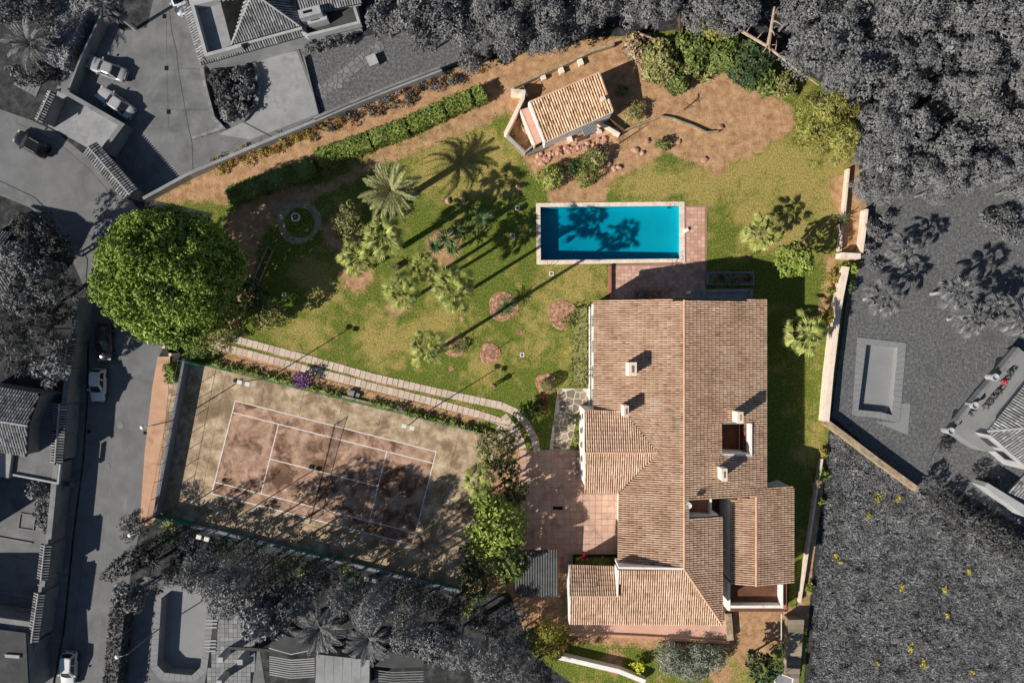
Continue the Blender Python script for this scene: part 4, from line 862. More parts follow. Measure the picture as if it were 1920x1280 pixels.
for i, (x, y, r_, m_) in enumerate([(1560, 520, 16, 'leaf_yellow'), (1588, 505, 18, 'leaf_bright'), (1556, 545, 12, 'leaf_bright'), (1560, 590, 20, 'leaf_yellow'), (1592, 540, 16, 'leaf_dark')]):
    shrub(x, y, r_, 1.0, ['yellowish', 'bright green', 'small bright', 'golden', 'dark'][i] + ' shrub at the right wall ' + ['left of the gate pillars', 'on the wall head', 'below the wall head', 'above the wall palm', 'in the wall shade'][i], m_, group='right wall shrubs')
shrub(1530, 905, 13, 1.6, 'small round greyish tree beside the right wall', 'leaf_dry', ls=.12)
for i, (x, y, r_) in enumerate([(1543, 890, 14), (1537, 940, 10), (1546, 850, 12), (1518, 1100, 10), (1500, 1175, 16)]):
    shrub(x, y, r_, .8, ['upper', 'middle', 'topmost', 'lower', 'lowest yellow'][i] + ' climbing shrub along the villa right boundary', 'leaf_yellow' if i in (2, 4) else 'leaf_bright', group='boundary shrubs')
palm(1578, 412, 20, .9, 'spiky agave on the low wall at the right boundary', 'sword', 'frond_dark', n=34, group='agaves', name='agave')
palm(1565, 300, 14, .7, 'spiky agave under the yellow pine', 'sword', 'frond_fan', n=26, group='agaves', name='agave')
palm(1320, 148, 14, .9, 'bright leafy agave at the earth edge', 'sword', 'frond_fan', n=24, group='agaves', name='agave')
# clipped hedge along the north boundary
for a, b_, lb in [((436, 372), (596, 316), 'shaded clipped hedge block at the left end of the row'), ((600, 302), (697, 270), 'long clipped hedge block above the shaded one'), ((700, 266), (766, 244), 'clipped hedge block left of the middle gap'), ((770, 240), (834, 212), 'clipped hedge block right of the middle gap'), ((838, 208), (884, 191), 'short clipped hedge block before the last'), ((889, 188), (908, 180), 'last tiny clipped hedge block near the pavilion')]:
    hedge(a, b_, 1.9, 1.6, lb, group='north boundary hedge')
# low plants along the court fence, ivy bed along the house
for i in range(46):
    t = i/45; x = 392 + (905 - 392)*t + random.uniform(-3, 3); y = 678 + (806 - 678)*t + random.uniform(-3, 3)
    if 250/513 < t < .60: continue
    shrub(x, y, random.uniform(5, 8), .55, 'small clump of green plants edging the court fence', 'leaf_bright' if i % 3 else 'leaf_hedge', ls=.12, k=4, group='fence edging plants', name='edging_plant', cat='plant', seed=i % 6, dens=1.5)
shrub(567, 711, 22, 1.5, 'purple flowering shrub at the court fence', 'leaf_purple', ls=.12, flat=.7)
shrub(752, 764, 8, .8, 'tiny purple flowering plant at the court fence', 'leaf_purple', ls=.1)
hedge((1088, 575), (1088, 722), 1.7, .35, 'low ivy bed along the west side of the villa', 'leaf_olive', dens=.9, name='ivy_bed', wob=.5)
def bed(px, py, r_, label, m='soil_bed', flat=1.0):
    x, y, _ = W(px, py); b = MB(); n = 30; rr = [r_/S*(1 + .05*math.sin(k*.63 + px) + random.uniform(-.03, .03)) for k in range(n)]; rings = [(1.0, -.03), (1.0, .02), (.93, .06), (.86, .035), (.45, .07)]
    vs_ = [(x + rr[k]*f*math.cos(2*math.pi*k/n), y + rr[k]*f*math.sin(2*math.pi*k/n), z) for f, z in rings for k in range(n)]; b.add(vs_, [[i*n + k, i*n + (k+1) % n, (i+1)*n + (k+1) % n, (i+1)*n + k] for i in range(4) for k in range(n)] + [list(range(4*n, 5*n))])
    return solo('planting_bed', b, m, label, 'bed', 'round lawn beds')
mat('soil_bed', [C(116, 82, 60), C(166, 124, 98), C(204, 164, 138)], 3.0, 10, bump=.7, bscale=8, contrast=1.3)
bed(919, 662, 20, 'round bare earth bed in the lower lawn'); bed(1024, 719, 20, 'round earth bed holding the clipped ball'); bed(944, 574, 28, 'round earth bed with the cycad'); bed(1056, 590, 28, 'earth bed beside the ivy left of the house'); bed(852, 650, 20, 'earth bed at the foot of the very tall palm')
bed(560, 415, 42, 'large round gravel ring in the pine shade', 'stone_wall')
x, y, _ = W(562, 418); solo('grass_disc', MB().lathe((x, y, -.02), [(1.7, 0), (1.7, .11), (.05, .125)], 24), 'lawn', 'round grass patch inside the shaded gravel ring', 'grass')
shrub(1064, 602, 18, .5, 'low green ground cover on the bed left of the house', 'leaf_hedge', ls=.1); shrub(858, 648, 18, .45, 'low ground cover under the very tall palm', 'leaf_hedge', ls=.1); shrub(940, 584, 14, .4, 'low ground cover beside the cycad', 'leaf_hedge', ls=.1)
x, y, _ = W(1028, 721, .9); t = thing('topiary_ball', 'clipped green ball shrub in the round bed near the flagstones', 'shrub', (x, y, 0)); lpart('foliage', crown('foliage', 3, [(0, 0, .85, .8)], 900, 3, .07, .6, .03, -.7), 'leaf_green', t); lpart('stem', MB().tube([(0, 0, 0), (0, 0, .6)], .08, n=6).mesh('stem'), 'bark', t)
# sapling in the bare bed, dead branches on the earth
x, y, _ = W(922, 660); sp = MB().tube([(x, y, 0), (x + .05, y, 1.0), (x, y + .05, 2.1)], .035, .012, 6)
for k in range(7): a = k*.9; sp.tube([(x, y, 1.2 + k*.12), (x + math.cos(a)*.4, y + math.sin(a)*.4, 1.6 + k*.14)], .012, .005, 4)
solo('sapling', sp, 'bark_pale', 'bare leafless sapling in the round earth bed', 'sapling')
def branch(pts, r0, label, m='bark', twigs=5, name='dead_branch', z=.08, seed=1, cat='branch'):
    r = random.Random(seed); P = [W(p[0], p[1], p[2] if len(p) > 2 else z) for p in pts]; b = MB().tube(P, r0, r0*.35, 7)
    for k in range(twigs):
        i = r.randrange(len(P) - 1); p = Vector(P[i]).lerp(Vector(P[i+1]), r.random()); a = r.uniform(0, 6.3); l = r.uniform(.5, 1.3); b.tube([p, p + Vector((math.cos(a)*l*.5, math.sin(a)*l*.5, .2)), p + Vector((math.cos(a)*l, math.sin(a)*l, .15))], r0*.35, r0*.1, 4)
    return solo(name, b, m, label, cat)
branch([(1282, 206), (1300, 192), (1310, 182), (1308, 176)], .09, 'dark dead branch lying on the bare earth', twigs=7)
branch([(1160, 270), (1205, 240), (1215, 232)], .07, 'dead branch lying by the rock bank', twigs=4, seed=4)
branch([(1385, 55, 3.0), (1440, 88, 2.6), (1490, 128, 2.2), (1535, 160, 1.6)], .2, 'long pale fallen tree across the top right bank', 'bark_pale', 5, 'fallen_tree', seed=3, cat='tree')
branch([(1437, 105, .5), (1445, 60, 5.0), (1452, 14, 8.5)], .28, 'pale dead standing trunk with broken branches at the wood edge', 'bark_pale', 9, 'dead_tree', seed=8, cat='tree')
branch([(1140, 18, 4.0), (1190, 34, 4.0)], .22, 'short pale dead limb in the top wood', 'bark_grey', 3, 'dead_branch', seed=9)
branch([(1200, 64, 1.2), (1262, 86, .8)], .16, 'pale brown fallen log on the top bank', 'bark_pale', 2, 'fallen_log', seed=10, cat='log')
branch([(1272, 0, 2.0), (1274, 40, 1.0), (1275, 70, .3)], .3, 'brown leaning trunk at the top edge of the garden', 'bark', 6, 'leaning_trunk', seed=11, cat='trunk')
branch([(1428, 132, 1.5), (1440, 160, .3)], .2, 'short brown stump leaning over the top right bank', 'bark_pale', 3, 'stump', seed=12, cat='stump')
for i, (x, y) in enumerate([(1210, 100), (1225, 60), (1180, 80)]): branch([(x, y, .3), (x + 15, y + 40, .5), (x + 20, y + 55, .2)], .06, ['pale dry brush stem in the middle of the top bank', 'pale dry brush stem highest on the top bank', 'pale dry brush stem at the left of the top bank'][i], 'bark_pale', 12, 'dry_brush', seed=20+i, cat='brush')
# dry brush in the pavilion yard
branch([(975, 232, .3), (985, 250, .8), (1000, 262, .4)], .05, 'tangle of pale dry branches in the pavilion yard', 'bark_pale', 14, 'dry_branches', seed=30)
# ------------------------------------------------------------------ pavilion, walls and small things of the property
pzr = 3.3; PV = L([(992, 194), (1122, 138), (1150, 207), (1021, 265)], pzr)
pc = [sum(p[i] for p in PV)/4 for i in (0, 1)]; pav = thing('pool_pavilion', 'small pavilion with weathered barrel tile roof and white verge', 'pavilion', (pc[0], pc[1], 0))
a3 = (*PV[0], 3.6); b3 = (*PV[1], 3.6); c3 = (*PV[2], 2.9); zP = plane(a3, b3, c3); dn = (PV[3][0]-PV[0][0], PV[3][1]-PV[0][1])
slope(pav, PV, zP, dn, 'tile_old', pitch=.30, r=.115, tlen=.45, jit=.02)
def shr(poly, k): c = (sum(p[0] for p in poly)/len(poly), sum(p[1] for p in poly)/len(poly)); return [(c[0] + (p[0]-c[0])*k, c[1] + (p[1]-c[1])*k) for p in poly]
q = shr(PV, .95); part('wall', MB().wall(q, .25, 0, [zP(*p) - .18 for p in q], True), 'white_wall', pav)
part('verge', MB().wall([PV[0], PV[3]], .22, 2.6, [zP(*PV[0]) + .16, zP(*PV[3]) + .16]), 'white_wall', pav); part('verge', MB().wall([PV[1], PV[2]], .2, 2.6, [zP(*PV[1]) + .12, zP(*PV[2]) + .12]), 'ridge_clay', pav)
part('fascia', MB().wall([PV[3], PV[2]], .14, 2.5, 2.92), 'white_wall', pav); part('ridge_tiles', ridge(MB(), (*PV[0], 3.63), (*PV[1], 3.63), .12), 'ridge_clay', pav, kind='stuff')
x, y = W2(1131, 185, 3.6); part('roof_vent', MB().box((x, y, 3.0), (.5, .45, .65), .4), 'coping_stone', pav)
part('side_roof', MB().prism(L([(994, 200), (976, 206), (1004, 272), (1020, 264)], 2.2), 2.1, 2.2), 'brick_pave', pav); part('side_roof_edge', MB().wall(L([(976, 206), (1003, 272)], 2.25), .14, .0, 2.25), 'coping_stone', pav)
b = MB(); ww = L([(1083, 226), (1112, 222), (1120, 246), (1096, 256)], 2.1)
part('reed_awning', MB().prism(ww, 2.06, 2.1), 'frame_grey', pav)
for k in range(10):
    p, q_ = Vector(ww[0]).lerp(Vector(ww[1]), (k+.5)/10), Vector(ww[3]).lerp(Vector(ww[2]), (k+.5)/10); part('awning_batten', MB().tube([(*p, 2.14), (*q_, 2.14)], .035, n=5), 'concrete_pale', pav)
def simple_wall(name, px, th, h, m, label, cat='wall', z=0, closed=False, group=None, lift=None):
    return solo(name, MB().wall(L(px, lift if lift is not None else (h if not isinstance(h, list) else h[0])), th, z - .05, h, closed), m, label, cat, group)
simple_wall('yard_wall', [(958, 170), (982, 172), (980, 185), (948, 250)], .42, 1.6, 'coping_stone', 'low pale wall left of the pavilion yard')
simple_wall('yard_wall', [(950, 252), (985, 285), (1000, 272)], .18, 1.2, 'concrete_pale', 'thin wall closing the pavilion yard at its lower corner')
simple_wall('retaining_wall', [(988, 288), (1032, 270), (1032, 262)], .5, .5, 'flagstone', 'curved low stone wall under the pavilion yard')
simple_wall('ramp_wall', [(1118, 226), (1162, 252)], .3, .9, 'coping_stone', 'white sided ramp wall right of the pavilion')
simple_wall('ramp_wall', [(1138, 218), (1170, 244)], .16, .7, 'bark', 'dark timber rail beside the pavilion ramp')
simple_wall('low_wall', [(1166, 246), (1240, 218), (1262, 222), (1300, 236), (1326, 248), (1348, 246)], .18, .5, 'stone_wall', 'wavy low stone edging across the bare earth')
simple_wall('low_wall', [(1030, 272), (1090, 262), (1168, 240)], .5, .35, 'terracotta_pave', 'terracotta edged terrace wall above the rocks')
for i, (x, y) in enumerate([(1068, 264), (1122, 248), (1018, 147), (1052, 135), (1088, 120)]):
    xx, yy, _ = W(x, y); solo('stone_block', MB().box((xx, yy, 0), (.55, .7, .55), .35), 'coping_stone', ['pale stone block below the pavilion', 'pale post beside the reed awning', 'pale pier on the boundary wall nearest the pavilion gate', 'second pale pier along the pavilion boundary wall', 'third pale pier along the pavilion boundary wall'][i], 'pier', 'pavilion piers')
solo('back_wall', MB().wall(L([(962, 168), (1010, 146), (1060, 124), (1110, 100), (1150, 88)]), .28, -.05, .8), 'stone_wall', 'thin stone boundary wall behind the pavilion', 'wall')
g = thing('metal_gate', 'pale metal gate frame behind the pavilion', 'gate', W(985, 178)); ga, gb = Vector(W2(980, 170)), Vector(W2(988, 188))
for k in range(2): p = (ga, gb)[k]; part('gate_post', MB().tube([(p.x, p.y, 0), (p.x, p.y, 1.7)], .05, n=6), 'galvanised', g)
for z in (.3, .9, 1.6): part('gate_bar', MB().tube([(ga.x, ga.y, z), (gb.x, gb.y, z)], .03, n=5), 'galvanised', g)
x, y, _ = W(1092, 262); gr = thing('garden_bench', 'dark slatted bench below the reed awning', 'bench', (x, y, 0))
for k in range(3): part('seat_slat', MB().box((x, y - .14 + k*.14, .42), (1.5, .11, .04), .35), 'bark', gr)
part('backrest', MB().box((x - .06, y + .3, .5), (1.5, .06, .4), .35), 'bark', gr)
for s in (-.6, .6): part('leg', MB().box((x + s*.94, y + s*.34, 0), (.08, .4, .42), .35), 'rubber', gr)
# rocks
def rock_mesh(seed, r_):
    bm = bmesh.new(); bmesh.ops.create_icosphere(bm, subdivisions=1, radius=r_); r = random.Random(seed)
    ph = [r.uniform(0, 6) for _ in range(4)]
    for v in bm.verts:
        k = 1 + .18*math.sin(v.co.x*5/r_*.4 + ph[0]) + .15*math.sin(v.co.y*6/r_*.4 + ph[1]) + r.uniform(-.22, .2); v.co *= k; v.co.z *= .65; v.co.x *= 1.2
    me = bpy.data.meshes.new('rock'); bm.to_mesh(me); bm.free(); me.attributes.new('tone', 'FLOAT', 'FACE'); return me
mat('rock_pink', [C(150, 106, 88), C(190, 146, 124), C(216, 180, 158)], 1.5, 7, objrand=.4, bump=.4, bscale=6)
ROCK = [rock_mesh(k, .35) for k in range(5)]; r_ = random.Random(3)
bank = [(1005, 300), (1025, 292), (1050, 284), (1080, 276), (1110, 266), (1135, 262)]
for i in range(44):
    t = r_.random()*(len(bank) - 1); k = int(t); p = (bank[k][0] + (bank[k+1][0]-bank[k][0])*(t-k) + r_.uniform(-6, 6), bank[k][1] + (bank[k+1][1]-bank[k][1])*(t-k) + r_.uniform(-7, 8)); x, y, _ = W(*p)
    o = _link('rock', ROCK[i % 5], 'rock_pink'); o.location = (x, y, .12); o.rotation_euler = (0, 0, r_.uniform(0, 6)); s = r_.uniform(.5, 1.2); o.scale = (s, s, s); tag(o, 'pinkish rock in the loose rock bank below the pavilion', 'rock', 'rock bank')
for i, (x, y, s, lb) in enumerate([(1318, 300, 1.0, 'lone pinkish boulder on the lawn edge'), (1349, 240, .9, 'pale boulder at the end of the wavy edging'), (1142, 310, .9, 'pale rock beside the clipped low shrub'), (1150, 318, .8, 'second pale rock beside the clipped low shrub'), (1160, 314, .9, 'rightmost pale rock beside the clipped low shrub'), (1272, 267, .7, 'rock right of the lone green shrub'), (1213, 265, .8, 'rock left of the lone green shrub'), (970, 350, .7, 'rock at the left end of the shrub border'), (1190, 282, .9, 'flat grey rock in the dark rubble'), (1204, 288, .7, 'small rock in the dark rubble'), (868, 375, .9, 'terracotta rock beside the shaded round bed'), (840, 378, .9, 'terracotta stone in the palm shadow'), (960, 445, .6, 'pale stone in the dark palm shadow left of pool'), (1250, 545, .6, 'white stone lying on the shaded terrace')]):
    xx, yy, _ = W(x, y); o = _link('boulder', ROCK[i % 5], 'rock_pink'); o.location = (xx, yy, .15); o.scale = (s*1.3, s, s); o.rotation_euler = (0, 0, i*.8); tag(o, lb, 'rock', 'loose boulders')
# small lawn fittings
for i, (x, y) in enumerate([(630, 630), (738, 658), (646, 538), (866, 598), (846, 691), (975, 624)]):
    xx, yy, _ = W(x, y); solo('tree_pit', MB().lathe((xx, yy, -.03), [(.3, 0), (.3, .05), (.2, .06), (.18, .03), (.05, .03)], 14), 'soil_bed', ['bare pit on the left lawn by the lamp shadow', 'bare pit in the middle of the lower lawn', 'bare pit below the leftmost fan palm', 'bare pit right of the palm bed', 'bare pit below the very tall palm', 'bare pit near the white valve box'][i], 'pit', 'lawn pits')
for i, (x, y) in enumerate([(979, 665), (970, 390), (533, 552), (1034, 513), (961, 442)]):
    xx, yy, _ = W(x, y); t = thing('valve_box', ['white square valve box on the lower lawn', 'white square valve box left of the pool', 'white square valve box in the pine shade', 'small white valve box below the pool', 'white valve box among the palm shadows'][i], 'valve box', (xx, yy, 0), 0, 'lawn valve boxes')
    part('frame', MB().wall([(xx-.2, yy-.2), (xx+.2, yy-.2), (xx+.2, yy+.2), (xx-.2, yy+.2)], .09, -.02, .07, True), 'white_wall', t); part('lid', MB().box((xx, yy, -.01), (.3, .3, .05)), 'brown_floor', t)
# boundary walls
def white_wall_run(name, pts, th, h, label, m='white_wall'): return simple_wall(name, pts, th, h, m, label)
white_wall_run('boundary_wall', [(268, 372), (352, 326), (470, 276), (600, 222), (660, 196), (735, 166), (828, 130)], .35, 1.3, 'long pale boundary wall along the upper neighbours', 'concrete_pale')
white_wall_run('boundary_wall', [(588, 222), (650, 195), (736, 160), (824, 126)], .24, 1.7, 'thin grey upper wall edging the neighbour lawn', 'wall_grey')
simple_wall('boundary_wall', [(1592, 316), (1584, 400), (1576, 470)], .22, .8, 'coping_stone', 'thin pale wall at the upper right boundary')
simple_wall('boundary_wall', [(1626, 392), (1622, 430), (1616, 474)], .3, 1.2, 'coping_stone', 'short outer pale wall beside the earth strip on the right')
simple_wall('boundary_wall', [(1578, 478), (1614, 480)], .6, 1.4, 'coping_stone', 'pale gate pillar wall at the right boundary')
simple_wall('boundary_wall', [(1588, 500), (1576, 560), (1570, 600), (1558, 700), (1550, 790)], .6, 1.4, 'coping_stone', 'broad white boundary wall right of the villa')
simple_wall('boundary_wall', [(1552, 792), (1600, 828), (1650, 866), (1722, 918)], .6, 1.3, 'stone_wall', 'rough stone wall running down right from the white wall')
simple_wall('boundary_wall', [(1542, 860), (1532, 920), (1520, 1000), (1508, 1080), (1500, 1130)], .22, .7, 'coping_stone', 'thin wall between the villa lawn and the meadow')
simple_wall('boundary_wall', [(1048, 1232), (1100, 1244), (1160, 1258), (1210, 1278)], .5, 1.0, 'white_wall', 'white wall at the bottom of the south garden')
simple_wall('garden_wall', [(1366, 1150), (1370, 1200)], .7, .8, 'stone_wall', 'short thick stone wall below the south terrace')
simple_wall('court_kerb', [(398, 682), (560, 722), (760, 772), (930, 816)], .22, .25, 'stone_wall', 'rough stone kerb along the upper side of the court')
simple_wall('court_kerb', [(298, 970), (560, 1034), (868, 1110)], .35, .5, 'wall_court', 'concrete kerb along the shaded lower side of the court')
simple_wall('planter_wall', [(1144, 498), (1144, 552)], .3, .5, 'salmon', 'low salmon wall at the left edge of the pool terrace')
for i, pts in enumerate([[(1190, 547), (1238, 546), (1238, 563), (1190, 563)], [(1326, 512), (1410, 511), (1410, 533), (1326, 533)], [(1076, 1040), (1155, 1040), (1155, 1057), (1076, 1057)]]):
    cx_ = sum(p[0] for p in pts)/4; cy_ = sum(p[1] for p in pts)/4; t = thing('planter', ['salmon planter below the gable on the terrace', 'grey planter with dark shrubs north of the villa', 'planter with red flowers beside the driveway'][i], 'planter', W(cx_, cy_), 0)
    part('rim', MB().wall(L(pts), .2, 0, .45, True), ['salmon', 'frame_grey', 'rubber'][i], t); part('soil', MB().sheet(L(pts), .3), 'soil_bed', t)
for i, (x, y, r__, m_) in enumerate([(1205, 556, 10, 'leaf_glaucous'), (1338, 523, 8, 'leaf_bright'), (1375, 521, 16, 'leaf_glaucous'), (1352, 522, 9, 'leaf_dark'), (1400, 522, 8, 'leaf_dark')]):
    shrub(x, y, r__, .9, ['pale plant in the salmon planter', 'yellow green plant in the grey planter', 'largest greyish shrub in the grey planter', 'dark plant in the middle of the grey planter', 'dark plant at the right end of the grey planter'][i], m_, ls=.14, group='planter plants')
hedge((1080, 1049), (1152, 1049), .7, .6, 'low green planting in the driveway planter', 'leaf_hedge', name='planter_greenery')
shrub(1096, 1045, 6, .9, 'red flowers in the driveway planter', 'petal_red', ls=.1, name='red_flowers', cat='flowers')
# shrubs between path and flagstones
shrub(1000, 762, 20, .9, 'dark green shrub between the slab path and flagstones', 'leaf_green'); shrub(1018, 775, 13, .7, 'bright yellow green plant in the dark red bed', 'leaf_lime', ls=.12); shrub(1020, 758, 17, .5, 'reddish ground cover beside the flagstones', 'leaf_red', ls=.1); shrub(1086, 820, 12, .6, 'olive plants along the veranda wall', 'leaf_olive'); shrub(1080, 785, 12, .6, 'dark plants at the veranda corner', 'leaf_dark')
# carport with corrugated roof
CP = L([(966, 1030), (1047, 1030), (1047, 1120), (966, 1120)], 2.5); cp = thing('carport', 'carport with dark corrugated metal roof beside the driveway', 'carport', W(1006, 1075))
b = MB(); n = 17; x0, x1 = CP[0][0], CP[1][0]; y0, y1 = CP[0][1], CP[2][1]
for k in range(2*n): xa_, xb_ = x0 + (x1-x0)*k/(2*n), x0 + (x1-x0)*(k+1)/(2*n); za_, zb_ = 2.5 + .11*(k % 2), 2.5 + .11*((k+1) % 2); b.add([(xa_, y0, za_), (xb_, y0, zb_), (xb_, y1, zb_ - .25), (xa_, y1, za_ - .25)], [[0, 3, 2, 1]], .5)
part('corrugated_roof', b, 'metal_sheet', cp)
for px_, py_ in ((x0+.2, y0-.2), (x1-.2, y0-.2), (x0+.2, y1+.2), (x1-.2, y1+.2)): part('post', MB().box((px_, py_, 0), (.12, .12, 2.28)), 'galvanised', cp)
flat_box('drain_grate', 1046, 952, 1.15, .36, .06, 'rubber', 'dark rectangular drain in the driveway paving', 'drain', z=0)
# garden steps at the lower right
st = thing('garden_steps', 'stone garden steps descending beside the meadow', 'steps', W(1484, 1215))
for k in range(14): a_, b_ = L([(1470, 1152 + k*9), (1498, 1152 + k*9)]), L([(1470, 1161 + k*9), (1498, 1161 + k*9)]); part('step', MB().prism([a_[0], a_[1], b_[1], b_[0]], -.05, 1.4 - k*.1), 'pave_red' if 'pave_red' in MATS else 'flagstone', st)
h_ = MB(); h_.tube([W(1465, 1150, 2.2), W(1465, 1205, 1.8), W(1470, 1250, 1.3)], .05, n=6)
part('handrail', h_, 'lamp_head', st)
sw = thing('glazed_canopy', 'small canopy with grey panel at the foot of the steps', 'canopy', W(1472, 1268)); part('panel', MB().prism(L([(1456, 1260), (1487, 1272), (1484, 1290), (1452, 1288)], 2.2), 2.15, 2.2), 'frame_grey', sw); part('panel_frame', MB().wall(L([(1456, 1260), (1487, 1272), (1484, 1290), (1452, 1288)], 2.25), .1, 2.1, 2.26, True), 'white_wall', sw)
for p in L([(1456, 1262), (1486, 1273)], 2.1): part('post', MB().tube([(p[0], p[1], 0), (p[0], p[1], 2.12)], .04, n=6), 'galvanised', sw)
g = thing('pedestrian_gate', 'dark metal gate at the street beside the pine', 'gate', W(329, 658)); A, B = Vector(W2(324, 650)), Vector(W2(336, 664))
part('gate_panel', MB().wall([tuple(A), tuple(B)], .06, .1, 1.9), 'rubber', g); part('gate_post', MB().box((A.x, A.y, 0), (.3, .3, 2.1)), 'coping_stone', g); part('gate_post', MB().box((B.x, B.y, 0), (.3, .3, 2.1)), 'coping_stone', g)
hedge((325, 682), (331, 716), 1.0, 1.4, 'small green hedge between the court corner and pavement', 'leaf_hedge')
# round stone basin in the pine shade
x, y, _ = W(556, 408); t = thing('stone_well', 'small pale stone well ring in the pine shade', 'well', (x, y, 0)); part('rim', MB().wall([(x + .42*math.cos(k*math.pi/8), y + .42*math.sin(k*math.pi/8)) for k in range(16)], .14, 0, .5, True), 'coping_stone', t); part('spout', MB().lathe((x, y, 0), [(.12, 0), (.1, .4), (.16, .45), (.12, .5)], 12), 'flagstone', t)
flat_box('pump_box', 660, 736, .7, .6, .5, 'frame_grey', 'grey pump box at the court fence', 'box', z=0, rz=-.25); flat_box('pump_box', 672, 740, .4, .4, .35, 'frame_grey', 'small grey box beside the pump box', 'box', z=0, rz=-.25)
xx, yy, _ = W(490, 497); solo('edging', MB().wall(L([(478, 520), (503, 462), (512, 470), (488, 526)]), .12, -.02, .2, True), 'flagstone', 'narrow stone edged bed in the pine shade', 'edging')
ch = thing('garden_lamp', 'short lamp post on the terrace corner lawn', 'lamp', W(1402, 484)); x, y, _ = W(1402, 484); part('post', MB().tube([(x, y, 0), (x, y, 1.0)], .04, n=6), 'rubber', ch); part('lantern', MB().lathe((x, y, 1.0), [(.06, 0), (.16, .05), (.16, .2), (.03, .28)], 10), 'rubber', ch)

# ------------------------------------------------------------------ the person on the lawn
def skin_obj(name, verts, edges, radii, m, parent, root=0, sub=2):
    me = bpy.data.meshes.new(name); me.from_pydata(verts, edges, []); o = _link(name, me, m); o.parent = parent
    md = o.modifiers.new('skin', 'SKIN'); md.use_smooth_shade = True
    if not me.skin_vertices: me.attributes
    for i, v in enumerate(me.skin_vertices[0].data): v.radius = (radii[i], radii[i]); v.use_root = (i == root)
    s = o.modifiers.new('sub', 'SUBSURF'); s.levels = sub; s.render_levels = sub; return o
mat('skin', [C(196, 146, 118)], 1, rough=.6); mat('shirt_dark', [C(44, 36, 48), C(58, 50, 62)], 6); mat('trousers_dark', [C(34, 34, 42)], 4); mat('hair', [C(40, 30, 24)], 6); mat('shoe_white', [C(220)], 3)
px_, py_, _ = W(928, 721); man = thing('person', 'person in dark clothes with pale shoes standing on the lower lawn', 'person', (px_, py_, 0), math.radians(215))
V = [(0, 0, .95), (0, 0, 1.15), (0, 0, 1.38), (0, .01, 1.50), (.02, 0, 1.56), (.03, 0, 1.66), (.02, 0, 1.74)]; Rr = [.15, .14, .13, .06, .075, .1, .07]; E = [(0, 1), (1, 2), (2, 3), (3, 4), (4, 5), (5, 6)]
def chain(root, pts, rad):
    p = root
    for q_, r__ in zip(pts, rad): V.append(q_); Rr.append(r__); E.append((p, len(V)-1)); p = len(V)-1
    return p
for s in (-1, 1):
    h = chain(2, [(0, s*.19, 1.40), (.02, s*.25, 1.14), (.2, s*.2, 1.02), (.28, s*.17, 1.04)], [.07, .05, .04, .035])
    for k in range(4): chain(h, [(.335, s*(.135 + .022*k), 1.045), (.36 + .008*(k in (1, 2)), s*(.135 + .022*k), 1.02)], [.009, .008])
    chain(h, [(.30, s*.13, 1.06), (.325, s*.115, 1.07)], [.01, .009])
    chain(0, [(0, s*.1, .86), (.015, s*.11, .48), (-.02, s*.115, .09), (.12, s*.12, .04)], [.1, .065, .045, .04])
skin_obj('body', V, E, Rr, 'skin', man)
skin_obj('shirt', [(0, 0, .93), (0, 0, 1.15), (0, 0, 1.38), (0, 0, 1.47), (0, .2, 1.40), (.02, .255, 1.14), (.15, .215, 1.05), (0, -.2, 1.40), (.02, -.255, 1.14), (.15, -.215, 1.05)], [(0, 1), (1, 2), (2, 3), (2, 4), (4, 5), (5, 6), (2, 7), (7, 8), (8, 9)], [.175, .16, .155, .09, .09, .07, .055, .09, .07, .055], 'shirt_dark', man)
skin_obj('trousers', [(0, 0, 1.0), (0, .1, .84), (.015, .11, .48), (-.02, .115, .1), (0, -.1, .84), (.015, -.11, .48), (-.02, -.115, .1)], [(0, 1), (1, 2), (2, 3), (0, 4), (4, 5), (5, 6)], [.165, .115, .085, .07, .115, .085, .07], 'trousers_dark', man)
for s in (-1, 1): skin_obj('shoe', [(-.07, s*.115, .05), (.06, s*.12, .05), (.17, s*.125, .04)], [(0, 1), (1, 2)], [.055, .055, .045], 'shoe_white', man, sub=1)
skin_obj('hair', [(-.03, 0, 1.66), (.0, 0, 1.72), (.02, 0, 1.765)], [(0, 1), (1, 2)], [.09, .1, .06], 'hair', man)
b = MB()
for s in (-.035, .035): b.box((.125, s, 1.655), (.012, .022, .012))
lpart('eyes', b.mesh('eyes'), 'rubber', man); lpart('nose', MB().box((.13, 0, 1.615), (.035, .028, .045)).mesh('nose'), 'skin', man); lpart('mouth', MB().box((.12, 0, 1.585), (.012, .05, .01)).mesh('mouth'), 'leaf_red', man)
for s in (-1, 1): lpart('ear', MB().box((.025, s*.1, 1.63), (.04, .02, .06)).mesh('ear'), 'skin', man)
# ------------------------------------------------------------------ neighbouring houses, walls and pools (grey in the photograph)
def coped_wall(p0, p1, wd, h, label, th=.5, over=.0):
    """street wall with a small double-pitched tile roof"""
    A, B = Vector(W2(p0[0], p0[1], h)), Vector(W2(p1[0], p1[1], h)); d = (B - A).normalized(); n = Vector((-d.y, d.x)); c = A.lerp(B, .5); t = thing('tiled_wall', label, 'wall', (c.x, c.y, 0), 0, 'tile coped street walls')
    part('wall', MB().wall([tuple(A + d*.15), tuple(B - d*.15)], th, 0, h - .12), 'wall_grey', t)
    for s in (1, -1):
        o = [tuple(A), tuple(B), tuple(B + n*s*wd/2), tuple(A + n*s*wd/2)]; zf = plane((*A, h + .22), (*B, h + .22), (*(A + n*s*wd/2), h - .08)); slope(t, o, zf, n*s, 'tile_grey', 'channel_grey', pitch=.30, r=.105, tlen=.5, th=.06)
    part('ridge_tiles', ridge(MB(), (*A, h + .25), (*B, h + .25), .1), 'ridge_grey', t, kind='stuff')
